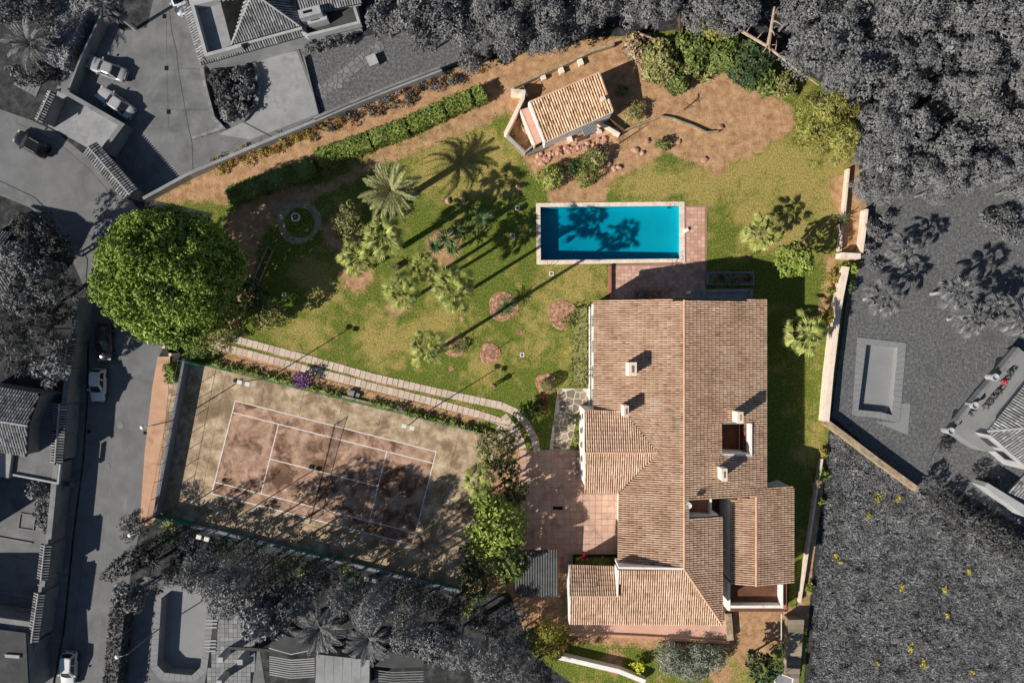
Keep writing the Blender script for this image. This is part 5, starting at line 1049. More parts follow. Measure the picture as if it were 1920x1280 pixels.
coped_wall((131, 632), (122, 692), 1.3, 3.0, 'tile coped wall section beside the graphite car'); coped_wall((114, 756), (106, 866), 1.35, 3.0, 'longest tile coped wall section by the flat roofs'); coped_wall((87, 1020), (80, 1086), 1.2, 3.0, 'tile coped wall section beside the lit yard'); coped_wall((75, 1110), (62, 1202), 1.2, 3.0, 'tile coped wall section nearest the bottom left corner')
coped_wall((168, 276), (246, 366), 1.9, 2.6, 'tile coped gate wall at the bend of the road', .9); coped_wall((98, 172), (72, 228), .9, 2.2, 'short tile coped wall beside the gate apron')
for i, pts in enumerate([[(142, 558), (138, 640)], [(128, 690), (120, 756)], [(104, 868), (98, 940), (90, 1018)], [(80, 1088), (76, 1110)], [(62, 1204), (44, 1300)]]):
    simple_wall('street_wall', pts, .6, 2.5, 'wall_grey', ['plain street wall under the grey trees', 'plain street wall beside the white hatchback', 'plain street wall below the flat roofs', 'short plain street wall between the tiled sections', 'plain street wall at the bottom left corner'][i], group='plain street walls')
simple_wall('yard_wall', [(106, 164), (228, 234), (190, 284)], .5, 1.9, 'wall_grey', 'grey wall between the gate apron and the parked cars')
simple_wall('yard_wall', [(228, 232), (196, 284)], 1.0, 1.5, 'concrete_pale', 'thick pale wall at the corner of the gate apron')
simple_wall('yard_wall', [(188, 30), (150, 110), (128, 168)], .2, 1.6, 'wall_grey', 'thin wall left of the parked silver cars')
simple_wall('kerb_wall', [(378, 126), (384, 160), (400, 220), (418, 240), (360, 258)], .35, .35, 'stone_grey', 'curved stone kerb at the left of the planted island'); simple_wall('kerb_wall', [(476, 118), (488, 150), (480, 195), (455, 225)], .35, .4, 'stone_grey', 'curved stone kerb at the right of the planted island')
simple_wall('yard_wall', [(569, 104), (596, 212)], .12, .5, 'wall_grey', 'thin wall between the side yard and the neighbour lawn')
flat_box('stone_table', 700, 117, 1.1, 1.2, .7, 'white_grey', 'pale square slab on the neighbour lawn', 'table', .4, z=0)
zone('island_soil', [(384, 128), (474, 118), (482, 160), (470, 208), (420, 236), (402, 210)], -.004, 'soil_grey')
# upper left house
h1 = thing('white_house', 'white walled house with hipped tile roof at the top left', 'house', (*W2(470, 40), 0))
part('wall', MB().prism(L([(382, 119), (576, 64), (552, -40), (344, -40)], 2.8), 0, 2.78), 'white_grey', h1)
def gslope(par, px, zs, down, m='tile_grey', ch='channel_grey', **k):
    """outline given with a height at its first three points"""
    P = [W(p[0], p[1], z) for p, z in zip(px[:3], zs)]; zf = plane(*P); return slope(par, [on(p[0], p[1], zf) for p in px], zf, down, m, ch, **k)
dS = (.26, -.966); dW = (-.966, -.26)
gslope(h1, [(376, 122), (577, 66), (563, 57), (386, 106)], (2.85, 2.85, 3.35), dS, pitch=.28, r=.105); gslope(h1, [(376, 122), (386, 106), (358, 11), (344, 14)], (2.85, 3.35, 3.35), dW, pitch=.28, r=.105)
part('terrace_floor', MB().prism(L([(359, 10), (412, 2), (436, 84), (386, 105)], 3.0), 2.5, 3.0), 'concrete_pale', h1); part('terrace_parapet', MB().wall(L([(412, -4), (360, 8), (386, 103), (452, 85)], 4.0), .35, 2.9, 4.0), 'white_grey', h1)
part('upper_wall', MB().prism(L([(440, 88), (566, 54), (540, -40), (420, -40)], 3.6), 2.6, 3.5), 'white_grey', h1)
gslope(h1, [(434, 84), (562, 49), (488, -4), (470, -4)], (3.9, 3.9, 6.2), dS, pitch=.28, r=.105); gslope(h1, [(434, 84), (470, -4), (411, 3), (405, -30), (468, -30)], (3.9, 6.2, 3.9), dW, pitch=.28, r=.105); gslope(h1, [(562, 49), (488, -4), (545, -20), (556, 20)], (3.9, 6.2, 3.95), (.966, .26), pitch=.28, r=.105)
r = MB()
for a, b_ in (((434, 84, 3.95), (470, -4, 6.25)), ((562, 49, 3.95), (488, -4, 6.25))): ridge(r, W(*a), W(*b_), .13)
part('hip_tiles', r, 'ridge_grey', h1, kind='stuff')
part('wing_wall', MB().prism(L([(570, 66), (672, 42), (660, -20), (552, -20)], 2.4), 0, 2.4), 'white_grey', h1); part('wing_floor', MB().prism(L([(572, 64), (670, 41), (660, 4), (560, 26)], 2.44), 2.38, 2.44), 'brown_grey' if 'brown_grey' in MATS else 'wall_dark', h1)
part('wing_parapet', MB().wall(L([(563, 58), (576, 66), (673, 42), (664, 14)], 3.2), .3, 2.3, 3.2), 'white_grey', h1)
gslope(h1, [(562, 30), (678, 6), (690, -40), (556, -30)], (3.4, 3.4, 4.8), (.2, -.98), pitch=.28, r=.105); part('wing_upper_wall', MB().prism(L([(566, 26), (674, 4), (680, -40), (560, -40)], 3.2), 2.4, 3.2), 'white_grey', h1)
for x0, y0, w, d_, z in ((580, 22, 2.4, .9, 4.6), (594, 36, 2.2, .6, 3.6)): xx, yy = W2(x0, y0, z); c = part('chimney', MB().box((xx, yy, 2.4), (w, d_, z - 2.4), .26), 'white_grey', h1); part('chimney_opening', MB().box((xx - .2, yy, z - .02), (1.0, .3, .04), .26), 'rubber', c)
# left houses
h2 = thing('tiled_house', 'grey tiled house with gable roof left of the road', 'house', (*W2(30, 800), 0))
part('wall', MB().prism(L([(-60, 722), (72, 742), (52, 800), (50, 852), (-60, 845)], 4.6), 0, 4.4), 'wall_grey', h2)
gslope(h2, [(52, 797), (75, 738), (-60, 716), (-60, 778)], (6.0, 4.6, 4.6), (.35, .94), pitch=.30, r=.11); gslope(h2, [(52, 799), (50, 855), (-60, 838), (-60, 782)], (6.0, 4.7, 4.7), (.0, -1), pitch=.30, r=.11)
part('ridge_tiles', ridge(MB(), W(52, 798, 6.05), W(-60, 780, 6.05), .13), 'ridge_grey', h2, kind='stuff')
part('flat_roof', MB().prism(L([(50, 748), (108, 756), (102, 872), (50, 860)], 2.6), 2.3, 2.6), 'concrete_grey', h2); part('flat_roof', MB().prism(L([(30, 852), (104, 868), (106, 904), (24, 888)], 2.5), 0, 2.45), 'concrete_grey', h2); part('flat_roof', MB().prism(L([(-60, 840), (22, 850), (16, 896), (-60, 884)], 2.9), 0, 2.9), 'concrete_pale', h2)
part('roof_parapet', MB().wall(L([(24, 890), (108, 906), (112, 870)], 2.75), .2, 2.4, 2.75), 'white_grey', h2); part('wall', MB().prism(L([(56, 752), (104, 760), (98, 866), (54, 852)], 2.3), 0, 2.3), 'wall_grey', h2)
h3 = thing('tiled_house', 'dark tiled house half hidden by trees at the left edge', 'house', (*W2(0, 500), 0)); part('wall', MB().prism(L([(-60, 430), (30, 440), (28, 520), (-60, 560)], 3.6), 0, 3.5), 'wall_dark', h3)
gslope(h3, [(2, 466), (25, 437), (-60, 420), (-60, 466)], (4.8, 3.6, 3.6), (.2, .98), pitch=.30, r=.11); gslope(h3, [(2, 466), (38, 462), (28, 518), (-2, 508), (-60, 508), (-60, 466)], (4.8, 4.2, 3.6), (.75, -.66), pitch=.30, r=.11); gslope(h3, [(-2, 510), (26, 524), (8, 560), (-60, 560)], (4.2, 3.6, 3.0), (.3, -.95), pitch=.30, r=.11)
for i, (x0, x1, y0, y1) in enumerate([(-40, 60, 1000, 1004), (-40, 55, 1035, 1038), (-40, 66, 1104, 1108), (-40, 50, 1134, 1138)]): simple_wall('yard_kerb', [(x0, y0), (x1, y1 + 14)], .12, .12, 'paint_grey', ['topmost', 'second', 'third', 'lowest'][i] + ' thin kerb across the yard left of the road', group='yard kerbs')
simple_wall('yard_kerb', [(38, 962), (66, 966), (62, 994), (34, 990)], .1, .1, 'paint_grey', 'square white kerb frame in the shaded yard', closed=True)
h4 = thing('low_house', 'low flat roofed building at the bottom left corner', 'house', (*W2(10, 1230), 0)); part('wall', MB().prism(L([(-60, 1176), (50, 1188), (56, 1300), (-60, 1300)], 3.4), 0, 3.3), 'wall_grey', h4); part('flat_roof', MB().prism(L([(-60, 1172), (48, 1186), (54, 1300), (-60, 1300)], 3.5), 3.3, 3.5), 'wall_dark', h4)
part('skylight', MB().prism(L([(8, 1226), (36, 1228), (36, 1234), (10, 1232)], 3.7), 3.5, 3.7), 'white_grey', h4)
simple_wall('yard_building', [(-60, 1160), (62, 1176)], 1.2, 3.0, 'wall_grey', 'long narrow lean-to roof across the left yard', 'wall')
# right house with terrace
h5 = thing('hillside_house', 'white house with tiled hip roof at the right edge', 'house', (*W2(1930, 800), 0))
part('wall', MB().prism(L([(1872, 809), (1955, 704), (2040, 790), (1944, 886), (1860, 816)], 5.0), 0, 4.95), 'white_grey', h5)
gslope(h5, [(1851, 808), (1950, 684), (1985, 797)], (5.0, 5.0, 7.2), (-.78, .62), pitch=.30, r=.11); gslope(h5, [(1851, 808), (1945, 892), (1985, 797)], (5.0, 5.0, 7.2), (-.66, -.75), pitch=.30, r=.11)
part('hip_tiles', ridge(MB(), W(1851, 808, 5.05), W(1985, 797, 7.25), .13), 'ridge_grey', h5, kind='stuff')
for (x, y) in ((1862, 846), (1890, 872)):
    a_ = Vector(W2(1860, 816, 5.0)); b2 = Vector(W2(1944, 886, 5.0)); t_ = {1862: .25, 1890: .62}[x]; c = a_.lerp(b2, t_); d = (b2 - a_).normalized(); w_ = part('window', MB().box((c.x, c.y, 2.0), (1.7, .16, 1.6), math.atan2(d.y, d.x)), 'frame_grey', h5); part('pane', MB().box((c.x - d.y*-.02, c.y, 2.12), (1.5, .2, 1.36), math.atan2(d.y, d.x)), 'glass_grey', w_)
    for k in range(4): q_ = c + d*(-.6 + .4*k); part('window_bar', MB().box((q_.x, q_.y, 2.1), (.04, .24, 1.4), math.atan2(d.y, d.x)), 'rubber', w_)
part('lower_roof', MB().prism(L([(1846, 912), (1852, 905), (1935, 955), (1925, 970)], 2.2), 0, 2.2), 'white_grey', h5)
gslope(h5, [(1890, 922), (1928, 880), (1960, 925), (1930, 940)], (3.0, 3.4, 3.4), (-.6, -.8), pitch=.30, r=.11)
solo('raised_terrace', MB().prism(L([(1786, 808), (1824, 760), (1868, 707), (1912, 655), (2000, 700), (1930, 800), (1880, 846), (1846, 846), (1812, 826)], 2.2), -.03, 2.2), 'pave_grey', 'raised paved terrace in front of the right house', 'terrace')
simple_wall('terrace_wall', [(1784, 806), (1822, 759), (1868, 706), (1912, 653)], .4, 3.0, 'wall_grey', 'pale terrace parapet in front of the right house', z=2.2, lift=3.0)
for i, (x, y) in enumerate([(1783, 808), (1828, 760), (1866, 707)]): xx, yy, _ = W(x, y, 3.4); solo('terrace_pier', MB().lathe((xx, yy, 2.2), [(.35, 0), (.35, 1.1), (.42, 1.15), (.42, 1.3), (.3, 1.3), (.28, 1.1)], 14), 'white_grey', ['lowest', 'middle', 'upper'][i] + ' round pier on the terrace parapet of the right house', 'pier', 'terrace piers')
for i, (x, y, m_) in enumerate([(1858, 742, 'grey_mid'), (1866, 734, 'grey_mid'), (1876, 716, 'petal_red'), (1850, 752, 'grey_dark'), (1842, 762, 'grey_mid'), (1874, 768, 'grey_light'), (1880, 760, 'grey_light'), (1815, 772, 'grey_dark'), (1888, 698, 'grey_dark')]):
    xx, yy, _ = W(x, y, 2.2); t = thing('potted_plant', ['potted plant in the middle of the parapet row', 'potted plant above the middle of the parapet row', 'pot of bright red flowers on the right terrace', 'dark potted plant below the middle of the row', 'potted plant near the middle round pier', 'pale potted plant under the eaves', 'second pale potted plant under the eaves', 'dark potted plant low in the parapet row', 'dark potted plant at the top of the parapet row'][i], 'plant', (xx, yy, 2.2), 0, 'terrace pots')
    part('pot', MB().lathe((xx, yy, 2.2), [(.16, 0), (.24, .38), (.26, .4), (.22, .38)], 12), 'wall_grey', t); lpart('foliage', crown('foliage', i, [(0, 0, .6, .34)], 160, 5, .1, .5, .05, -.4), m_, t)
# neighbour pool on the right
def npool(name, label, inner, outer, zs, m_l, m_w, coping, group=None):
    I, Ou = L(inner), L(outer); n = len(I); c = (sum(p[0] for p in I)/n, sum(p[1] for p in I)/n); t = thing(name, label, 'pool', (*c, 0), 0, group)
    part('basin', MB().add([(p[0], p[1], zs) for p in I] + [(p[0], p[1], .0) for p in I], [list(range(n))] + [[i, (i+1) % n, n + (i+1) % n, n + i] for i in range(n)]), m_l, t)
    Js = shr(I, .998); w = part('water', MB().prism(Js, zs + .01, -.22), m_w, t); bm = bmesh.new(); bm.from_mesh(w.data); bmesh.ops.recalc_face_normals(bm, faces=bm.faces); bm.to_mesh(w.data); bm.free()
    for i in range(n):
        a_, b_, c_, d_ = Vector(I[i]), Vector(I[(i+1) % n]), Vector(Ou[(i+1) % n]), Vector(Ou[i]); k = max(1, round((b_ - a_).length/.6))
        for j in range(k): t0, t1 = (j + .02)/k, (j + .98)/k; part('coping_stone', MB().prism([tuple(a_.lerp(b_, t0)), tuple(a_.lerp(b_, t1)), tuple(d_.lerp(c_, t1)), tuple(d_.lerp(c_, t0))], -.1, .05), coping, t)
    return t
RP_IN = [(1624, 646), (1684, 652), (1675, 752), (1673, 778), (1650, 772), (1609, 768)]; RP_OUT = [(1608, 632), (1699, 643), (1690, 755), (1686, 792), (1650, 784), (1598, 778)]
npool('swimming_pool', 'grey swimming pool in the right neighbour garden', RP_IN, RP_OUT, -.8, 'pool_lining_grey', 'pool_water_grey', 'pave_grey')
zone('pool_deck', [(1690, 756), (1707, 757), (1702, 815), (1640, 790), (1686, 792)], -.008, 'pave_grey')
LP_IN = [(322, 1106), (373, 1112), (387, 1128), (385, 1180), (376, 1250), (360, 1265), (308, 1260), (295, 1246), (303, 1120)]; LP_OUT = [(316, 1094), (380, 1102), (402, 1124), (398, 1180), (388, 1258), (364, 1278), (302, 1274), (282, 1250), (290, 1114)]
npool('swimming_pool', 'grey octagonal swimming pool at the lower left', LP_IN, LP_OUT, -1.4, 'pool_lining_grey', 'pool_water_grey', 'pave_grey')
pv = struct('pool_paving', MB().prism(L([(388, 1102), (450, 1112), (448, 1166), (490, 1168), (470, 1300), (380, 1300), (402, 1180), (404, 1124)]), -.04, -.006), 'channel_grey'); paver_stuff(pv, [(388, 1102), (450, 1112), (448, 1166), (490, 1168), (470, 1300), (380, 1300), (402, 1180), (404, 1124)], .5, .03, -.02, .02, 'pave_grey')
t = thing('pool_steps', 'white edged steps beside the octagonal pool', 'steps', W(399, 1192))
for k, y in enumerate([1162, 1168, 1175, 1200, 1206, 1212, 1219]): part('tread', MB().wall(L([(386 - k*.5, y), (408 - k*.5, y)]), .16, -.05, .1), 'white_grey', t)
part('landing', MB().prism(L([(387, 1158), (410, 1160), (405, 1222), (383, 1221)]), -.04, .03), 'wall_dark', t)
# bottom huts
t = thing('garden_hut', 'flat roofed hut with slatted pergola at the bottom', 'hut', (*W2(545, 1230), 0)); part('roof', MB().prism(L([(504, 1214), (546, 1226), (584, 1218), (578, 1200), (536, 1192), (508, 1204)], 2.8), 2.6, 2.8), 'wall_dark', t); part('fascia', MB().wall(L([(504, 1214), (546, 1226), (584, 1218)], 2.8), .1, 2.1, 2.82), 'white_grey', t); part('wall', MB().prism(L([(510, 1212), (546, 1222), (580, 1216), (574, 1202), (538, 1196)], 2.5), 0, 2.6), 'wall_grey', t)
for k in range(9): part('pergola_slat', MB().wall(L([(505, 1230 + k*4.2), (546, 1237 + k*4.2), (590, 1234 + k*4.2)], 2.2), .1, 2.1, 2.2), 'white_grey', t)
t = thing('glazed_hut', 'hut with pale panelled roof at the bottom', 'hut', (*W2(640, 1255), 0)); part('wall', MB().prism(L([(594, 1232), (688, 1242), (686, 1300), (590, 1300)], 2.7), 0, 2.7), 'wall_grey', t)
for k in range(6): part('roof_panel', MB().prism(L([(593 + k*16.8, 1226 + k*1.8), (609 + k*16.8, 1227.7 + k*1.8), (608 + k*16.8, 1300), (591 + k*16.8, 1300)], 2.9), 2.78, 2.9), 'concrete_pale', t)
t = thing('garden_hut', 'dark slatted hut right of the panelled roof', 'hut', (*W2(750, 1250), 0)); part('roof', MB().prism(L([(702, 1248), (736, 1252), (795, 1250), (795, 1240), (772, 1220), (730, 1222)], 2.8), 2.6, 2.8), 'wall_dark', t); part('wall', MB().prism(L([(708, 1246), (736, 1248), (790, 1246), (768, 1226), (732, 1228)], 2.6), 0, 2.6), 'wall_dark', t)
for k in range(7): part('pergola_slat', MB().wall(L([(702, 1256 + k*4.6), (736, 1260 + k*4.6), (794, 1258 + k*4.6)], 2.2), .1, 2.1, 2.2), 'wall_grey', t)
for i, (x, y) in enumerate([(428, 1220), (464, 1224), (426, 1262)]): flat_box('garden_pillar', x, y, .6, .6, 2.2, 'white_grey', ['square pale pillar near the pool paving', 'square pale pillar left of the hut pergola', 'square pale pillar at the bottom of the pool paving'][i], 'pillar', z=0, group='garden pillars')
simple_wall('garden_beam', [(428, 1214), (560, 1222)], .3, 2.4, 'wall_dark', 'dark beam leading from the pool garden to the hut', z=2.2, lift=2.4)

# ------------------------------------------------------------------ cars
def car(px, py, front, ln, wd, ht, paint, label, hatch=False, rails=False, sun=False):
    x, y, _ = W(px, py, .9); rz = math.atan2(-front[1], front[0]); t = thing('parked_car', label, 'car', (x, y, 0), rz, 'parked cars'); hl, hw = ln/2, wd/2
    belt = ht*.62; b = MB()
    if hatch: st = [(-hl, .74, .42, belt*.72), (-hl+.10, .9, .30, belt*.93), (-hl+.45, .98, .24, belt), (-hl*.3, 1.0, .22, belt), (hl*.25, 1.0, .22, belt*.99), (hl*.48, .99, .22, belt*.93), (hl*.75, .96, .24, belt*.85), (hl-.22, .87, .26, belt*.76), (hl-.05, .72, .32, belt*.66), (hl, .6, .4, belt*.55)]
    else: st = [(-hl, .72, .4, belt*.72), (-hl+.08, .86, .30, belt*.9), (-hl+.4, .95, .25, belt*.97), (-hl*.45, .99, .22, belt), (0, 1.0, .22, belt), (hl*.3, 1.0, .22, belt*.98), (hl*.5, .98, .22, belt*.93), (hl*.78, .95, .24, belt*.87), (hl-.2, .86, .26, belt*.78), (hl-.04, .72, .32, belt*.68), (hl, .62, .4, belt*.58)]
    prof = []
    for sx, w, zb, zt in st:
        w *= hw; z1 = zb + (zt - zb)*.55
        prof.append([(sx, -w*.86, zb), (sx, -w, zb + .12), (sx, -w, z1), (sx, -w*.93, zt - .06), (sx, -w*.74, zt), (sx, 0, zt + .035), (sx, w*.74, zt), (sx, w*.93, zt - .06), (sx, w, z1), (sx, w, zb + .12), (sx, w*.86, zb)])
    n = 11; vs_ = [p for r_ in prof for p in r_]; fs = []
    for i in range(len(prof) - 1):
        for k in range(n): fs.append([i*n + k, i*n + (k+1) % n, (i+1)*n + (k+1) % n, (i+1)*n + k])
    fs += [list(range(n)), list(range((len(prof)-1)*n, len(prof)*n))[::-1]]; b.add(vs_, fs)
    # cabin: belt outline to roof outline
    if hatch: cb = (-hl+.16, hl*.42); cr = (-hl+.42, hl*.02)
    else: cb = (-hl*.70, hl*.36); cr = (-hl*.40, hl*.05)
    bw, rw = hw*.90, hw*.72; zb, zr = belt - .02, ht
    def ringp(f, w, z, cut): return [(f[0], -w*.86, z), (f[0] + cut, -w, z), (f[1] - cut*1.6, -w, z), (f[1], -w*.84, z), (f[1] + .06, 0, z), (f[1], w*.84, z), (f[1] - cut*1.6, w, z), (f[0] + cut, w, z), (f[0], w*.86, z), (f[0] - .05, 0, z)]
    A, B = ringp(cb, bw, zb, .2), ringp(cr, rw, zr - .05, .12); m = len(A); b.add(A + B, [[i, (i+1) % m, m + (i+1) % m, m + i] for i in range(m)])
    lpart('body', b.mesh('body', smooth=True), paint, t)
    rb = MB(); T = ringp((cr[0] + .1, cr[1] - .1), rw - .1, zr, .12); rb.add(B + T, [[i, (i+1) % m, m + (i+1) % m, m + i] for i in range(m)] + [[m + i for i in range(m)]]); rf = lpart('roof', rb.mesh('roof'), paint, t)
    if rails:
        for s in (-1, 1): lpart('roof_rail', MB().tube([(cr[0] + .2, s*rw*.9, zr + .04), (cr[1] - .25, s*rw*.9, zr + .04)], .025, n=6).mesh('roof_rail'), 'alloy', rf)
    if sun: lpart('sunroof', MB().box(((cr[0]+cr[1])/2 + .3, 0, zr - .01), (.7, .9, .025)).mesh('sunroof'), 'glass_grey', rf)
    def pane(name, q, out):
        q = [Vector(p) for p in q]; c = sum(q, Vector())/len(q); nn = (q[1]-q[0]).cross(q[-1]-q[0]).normalized(); nn = nn if nn.dot(Vector(out)) > 0 else -nn
        q = [c + (p - c)*.9 + nn*.012 for p in q]; lpart(name, MB().add(q, [list(range(len(q)))]).mesh(name), 'glass_grey', t)
    pane('windscreen', [A[3], A[4], A[5], B[5], B[4], B[3]], (1, 0, .5)); pane('rear_window', [A[0], A[9], A[8], B[8], B[9], B[0]], (-1, 0, .5))
    for s, i0, i1 in ((-1, 1, 2), (1, 7, 6)):
        a0, a1, b0, b1 = Vector(A[i0]), Vector(A[i1]), Vector(B[i0]), Vector(B[i1])
        for u0, u1 in ((0, .48), (.52, 1)): pane('side_window', [a0.lerp(a1, u0), a0.lerp(a1, u1), b0.lerp(b1, u1), b0.lerp(b1, u0)], (0, s, .3))
        lpart('mirror', MB().box((cb[1] - .25, s*(hw + .06), belt - .05), (.16, .2, .14)).mesh('mirror'), paint, t)
        lpart('headlight', MB().box((hl - .16, s*hw*.62, belt*.60), (.22, .34, .13), s*-.35).mesh('headlight'), 'headlight', t); lpart('taillight', MB().box((-hl + .06, s*hw*.66, belt*.72), (.14, .3, .12), s*.25).mesh('taillight'), 'taillight', t)
        for wx in (-hl*.60, hl*.62):
            wb = MB(); wb.tube([(0, -.1, 0), (0, .1, 0)], .31, n=18); w_ = lpart('wheel', wb.mesh('wheel'), 'rubber', t, (wx, s*(hw - .1), .31)); lpart('rim', MB().tube([(0, -.11, 0), (0, .11, 0)], .2, n=14).mesh('rim'), 'alloy', w_)
    lpart('bumper', MB().box((hl - .06, 0, .34), (.16, wd*.72, .16)).box((-hl + .06, 0, .36), (.14, wd*.76, .16)).mesh('bumper'), paint, t); lpart('grille', MB().box((hl - .02, 0, belt*.52), (.06, wd*.4, .12)).mesh('grille'), 'rubber', t)
car(197, 127, (-.93, -.37), 4.75, 1.76, 1.4, 'car_silver', 'silver saloon parked nearer the top of the courtyard'); car(213, 191, (-.82, -.57), 4.8, 1.78, 1.4, 'car_champagne', 'pale saloon parked below the silver one in the courtyard')
car(56, 269, (-.87, -.48), 4.1, 1.78, 1.62, 'car_black', 'black hatchback with roof rails at the bend of the road', True, True); car(193, 641, (.02, 1), 4.2, 1.75, 1.5, 'car_graphite', 'graphite car parked in the shade below the pine', True); car(181, 722, (-.03, 1), 3.8, 1.68, 1.45, 'car_white', 'white hatchback parked beside the street wall', True); car(126, 1256, (-.06, 1), 4.0, 1.7, 1.45, 'car_white', 'white hatchback cut off by the bottom edge', True); car(330, -8, (.4, .92), 4.4, 1.75, 1.45, 'car_white', 'white car with only its nose inside the top edge', True)

# ------------------------------------------------------------------ grey trees and plants of the surroundings
WOOD = 'dense pine wood'
VAR = []
def forest_tree(px, py, rpx, h, label, group, i):
    x, y, _ = W(px, py, h)
    if len(VAR) < 7:
        seed = 500 + len(VAR); R = 2.9; t = thing('pine_tree', label, 'tree', (x, y, 0), 0, group); lb = lobes_ball(seed, R, 5.6, 3.9, 46, .82, 1.0, -.75)
        lpart('trunk', trunk_mesh(seed, 7.2, .22, R, 6), 'bark_grey', t); lpart('crown', crown('crown', seed, lb, 85, 5, .12, .5, .06, -.1, .7, .42), 'grey_pine', t); VAR.append(t)
    else: t = copy_tree(VAR[i % 7]); t.location = (x, y, 0); t['label'] = label; t['group'] = group
    k = rpx/S*(H - h)/H/2.9; t.rotation_euler = (0, 0, (i*1.7) % 6.28); t.scale = (k, k, h/8.0)
BLOCK = LAWN
fr = random.Random(12); pts = []
region = [(940, -90), (2020, -90), (2020, 350), (1900, 330), (1830, 352), (1700, 345), (1668, 372), (1652, 340), (1650, 190), (1530, 84), (1470, 40), (1330, -14), (1260, -20), (1190, 8), (1100, 20), (960, 50), (900, 30)]
gaps = [[(1680, 190), (1780, 170), (1830, 200), (1900, 230), (1920, 270), (1840, 290), (1760, 250), (1700, 220)], [(1255, 0), (1310, 0), (1320, 40), (1270, 50)]]
tries = 0
while tries < 9000 and len(pts) < 135:
    tries += 1; x, y = fr.uniform(900, 2010), fr.uniform(-80, 400)
    if not inpoly(np.array([x]), np.array([y]), region)[0] or any(inpoly(np.array([x]), np.array([y]), g_)[0] for g_ in gaps): continue
    if all((x - a)**2 + (y - b_)**2 > 52**2 for a, b_ in pts): pts.append((x, y))
pts = [p for p in pts if not (1395 < p[0] < 1490 and p[1] < 112)]
pts += [(1634, 214), (1640, 280), (1640, 340), (1560, 104), (1584, 132), (1612, 168), (1530, 60), (1506, 20), (1380, -20)]
for i, (x, y) in enumerate(pts): forest_tree(x, y, fr.uniform(38, 54) if i < len(pts) - 9 else 30, fr.uniform(6.5, 9.0) if i < len(pts) - 9 else 4.6, 'grey pine merging into the dense wood along the top right', WOOD, i)
gt = [(70, 438, 46, 5, 'grey_dark', 'fine'), (42, 490, 44, 5.5, 'grey_mid', 'broad'), (92, 530, 46, 5.5, 'grey_mid', 'broad'), (105, 470, 36, 4.5, 'grey_dark', 'broad'), (50, 560, 44, 5.5, 'grey_mid', 'broad'), (20, 610, 46, 6, 'grey_dark', 'spiky'), (75, 615, 40, 5.5, 'grey_dark', 'spiky'), (98, 690, 38, 4.5, 'grey_light', 'broad'), (35, 670, 36, 5, 'grey_dark', 'spiky'), (112, 590, 28, 4, 'grey_dark', 'broad'), (110, 645, 24, 4, 'grey_mid', 'broad')]
lbl = ['tree at the top of the clump', 'tree beside the dark tiled roof', 'largest tree of the clump', 'dark tree nearest the road bend', 'tree in the middle of the clump', 'drooping tree at the left edge', 'drooping tree in the middle of the clump', 'pale tree above the flat roofs', 'drooping tree lowest at the left edge', 'dark tree against the street wall', 'small tree at the tile coped wall']
for (x, y, r_, h_, m_, s_), lb in zip(gt, lbl): tree('tree', x, y, r_, h_, 'grey ' + lb + ' left of the road', m=m_, style=s_, group='trees left of the road', bark='bark_grey')
gt = [(720, 34, 40, 4.5), (770, 30, 48, 5.5), (826, 30, 50, 5.5), (800, 62, 40, 4.5), (872, 56, 40, 4.5), (925, 36, 44, 5), (950, 84, 34, 3.5), (885, 112, 30, 2.6), (1010, 72, 36, 3.5), (1060, 66, 34, 3.2)]
lbl = ['leftmost tree of the top row', 'large tree at the top edge', 'largest tree of the top row', 'tree lowest in the top row', 'tree right of the lowest one', 'tree before the wood begins', 'low tree at the earth strip', 'low bush at the neighbour lawn corner', 'bushy tree above the pavilion path', 'bushy tree at the start of the earth bank']
for (x, y, r_, h_), lb in zip(gt, lbl): tree('tree', x, y, r_, h_, 'grey ' + lb + ' above the neighbour lawn', m='grey_mid', style='broad', group='top row trees', bark='bark_grey')
for i in range(5): shrub(580 + i*18, 92 - i*5, 13, 1.3, ['first', 'second', 'third', 'fourth', 'fifth'][i] + ' grey hedge shrub from the left beside the white house', 'grey_mid', group='house hedge shrubs')
for i, (x, y, r_) in enumerate([(412, 150, 24), (450, 140, 22), (430, 180, 26), (462, 172, 20), (428, 212, 20), (455, 205, 16)]): shrub(x, y, r_, 1.5, ['upper left', 'upper right', 'central', 'right', 'lower left', 'lowest right'][i] + ' grey shrub of the planted island', ['grey_dark', 'grey_mid', 'grey_dark', 'grey_mid', 'grey_light', 'grey_mid'][i], group='island shrubs', ls=.18)
palm(58, 84, 56, 4.0, 'grey date palm at the top left', 'feather', 'frond_grey', 'trunk_grey', 34, 'grey palms', name='date_palm'); palm(195, 6, 36, 6, 'grey fan palm at the top edge by the courtyard', 'fan', 'frond_grey', 'trunk_grey', 28, 'grey palms')
palm(96, 98, 16, 1.6, 'grey spiky yucca beside the top left date palm', 'sword', 'frond_grey', 'trunk_grey', 36, 'grey yuccas', name='yucca'); palm(104, 112, 14, 1.3, 'small grey yucca below the other one', 'sword', 'frond_grey', 'trunk_grey', 30, 'grey yuccas', name='yucca')
for i, (x, y, r_, h_) in enumerate([(20, 14, 40, 3), (70, 8, 36, 3), (96, 2, 18, 3), (36, 140, 22, 1.6), (60, 150, 18, 1.4), (88, 44, 16, 1.2)]): tree('tree', x, y, r_, h_, ['grey tree in the top left corner', 'grey tree second from the top left corner', 'grey tree third from the top left corner', 'low grey bush above the stepping stones', 'low grey bush beside the tile coped gate wall', 'grey bush in dark shade near the date palm'][i], m='grey_mid' if i != 5 else 'grey_dark', style='broad', group='top left bushes', bark='bark_grey')
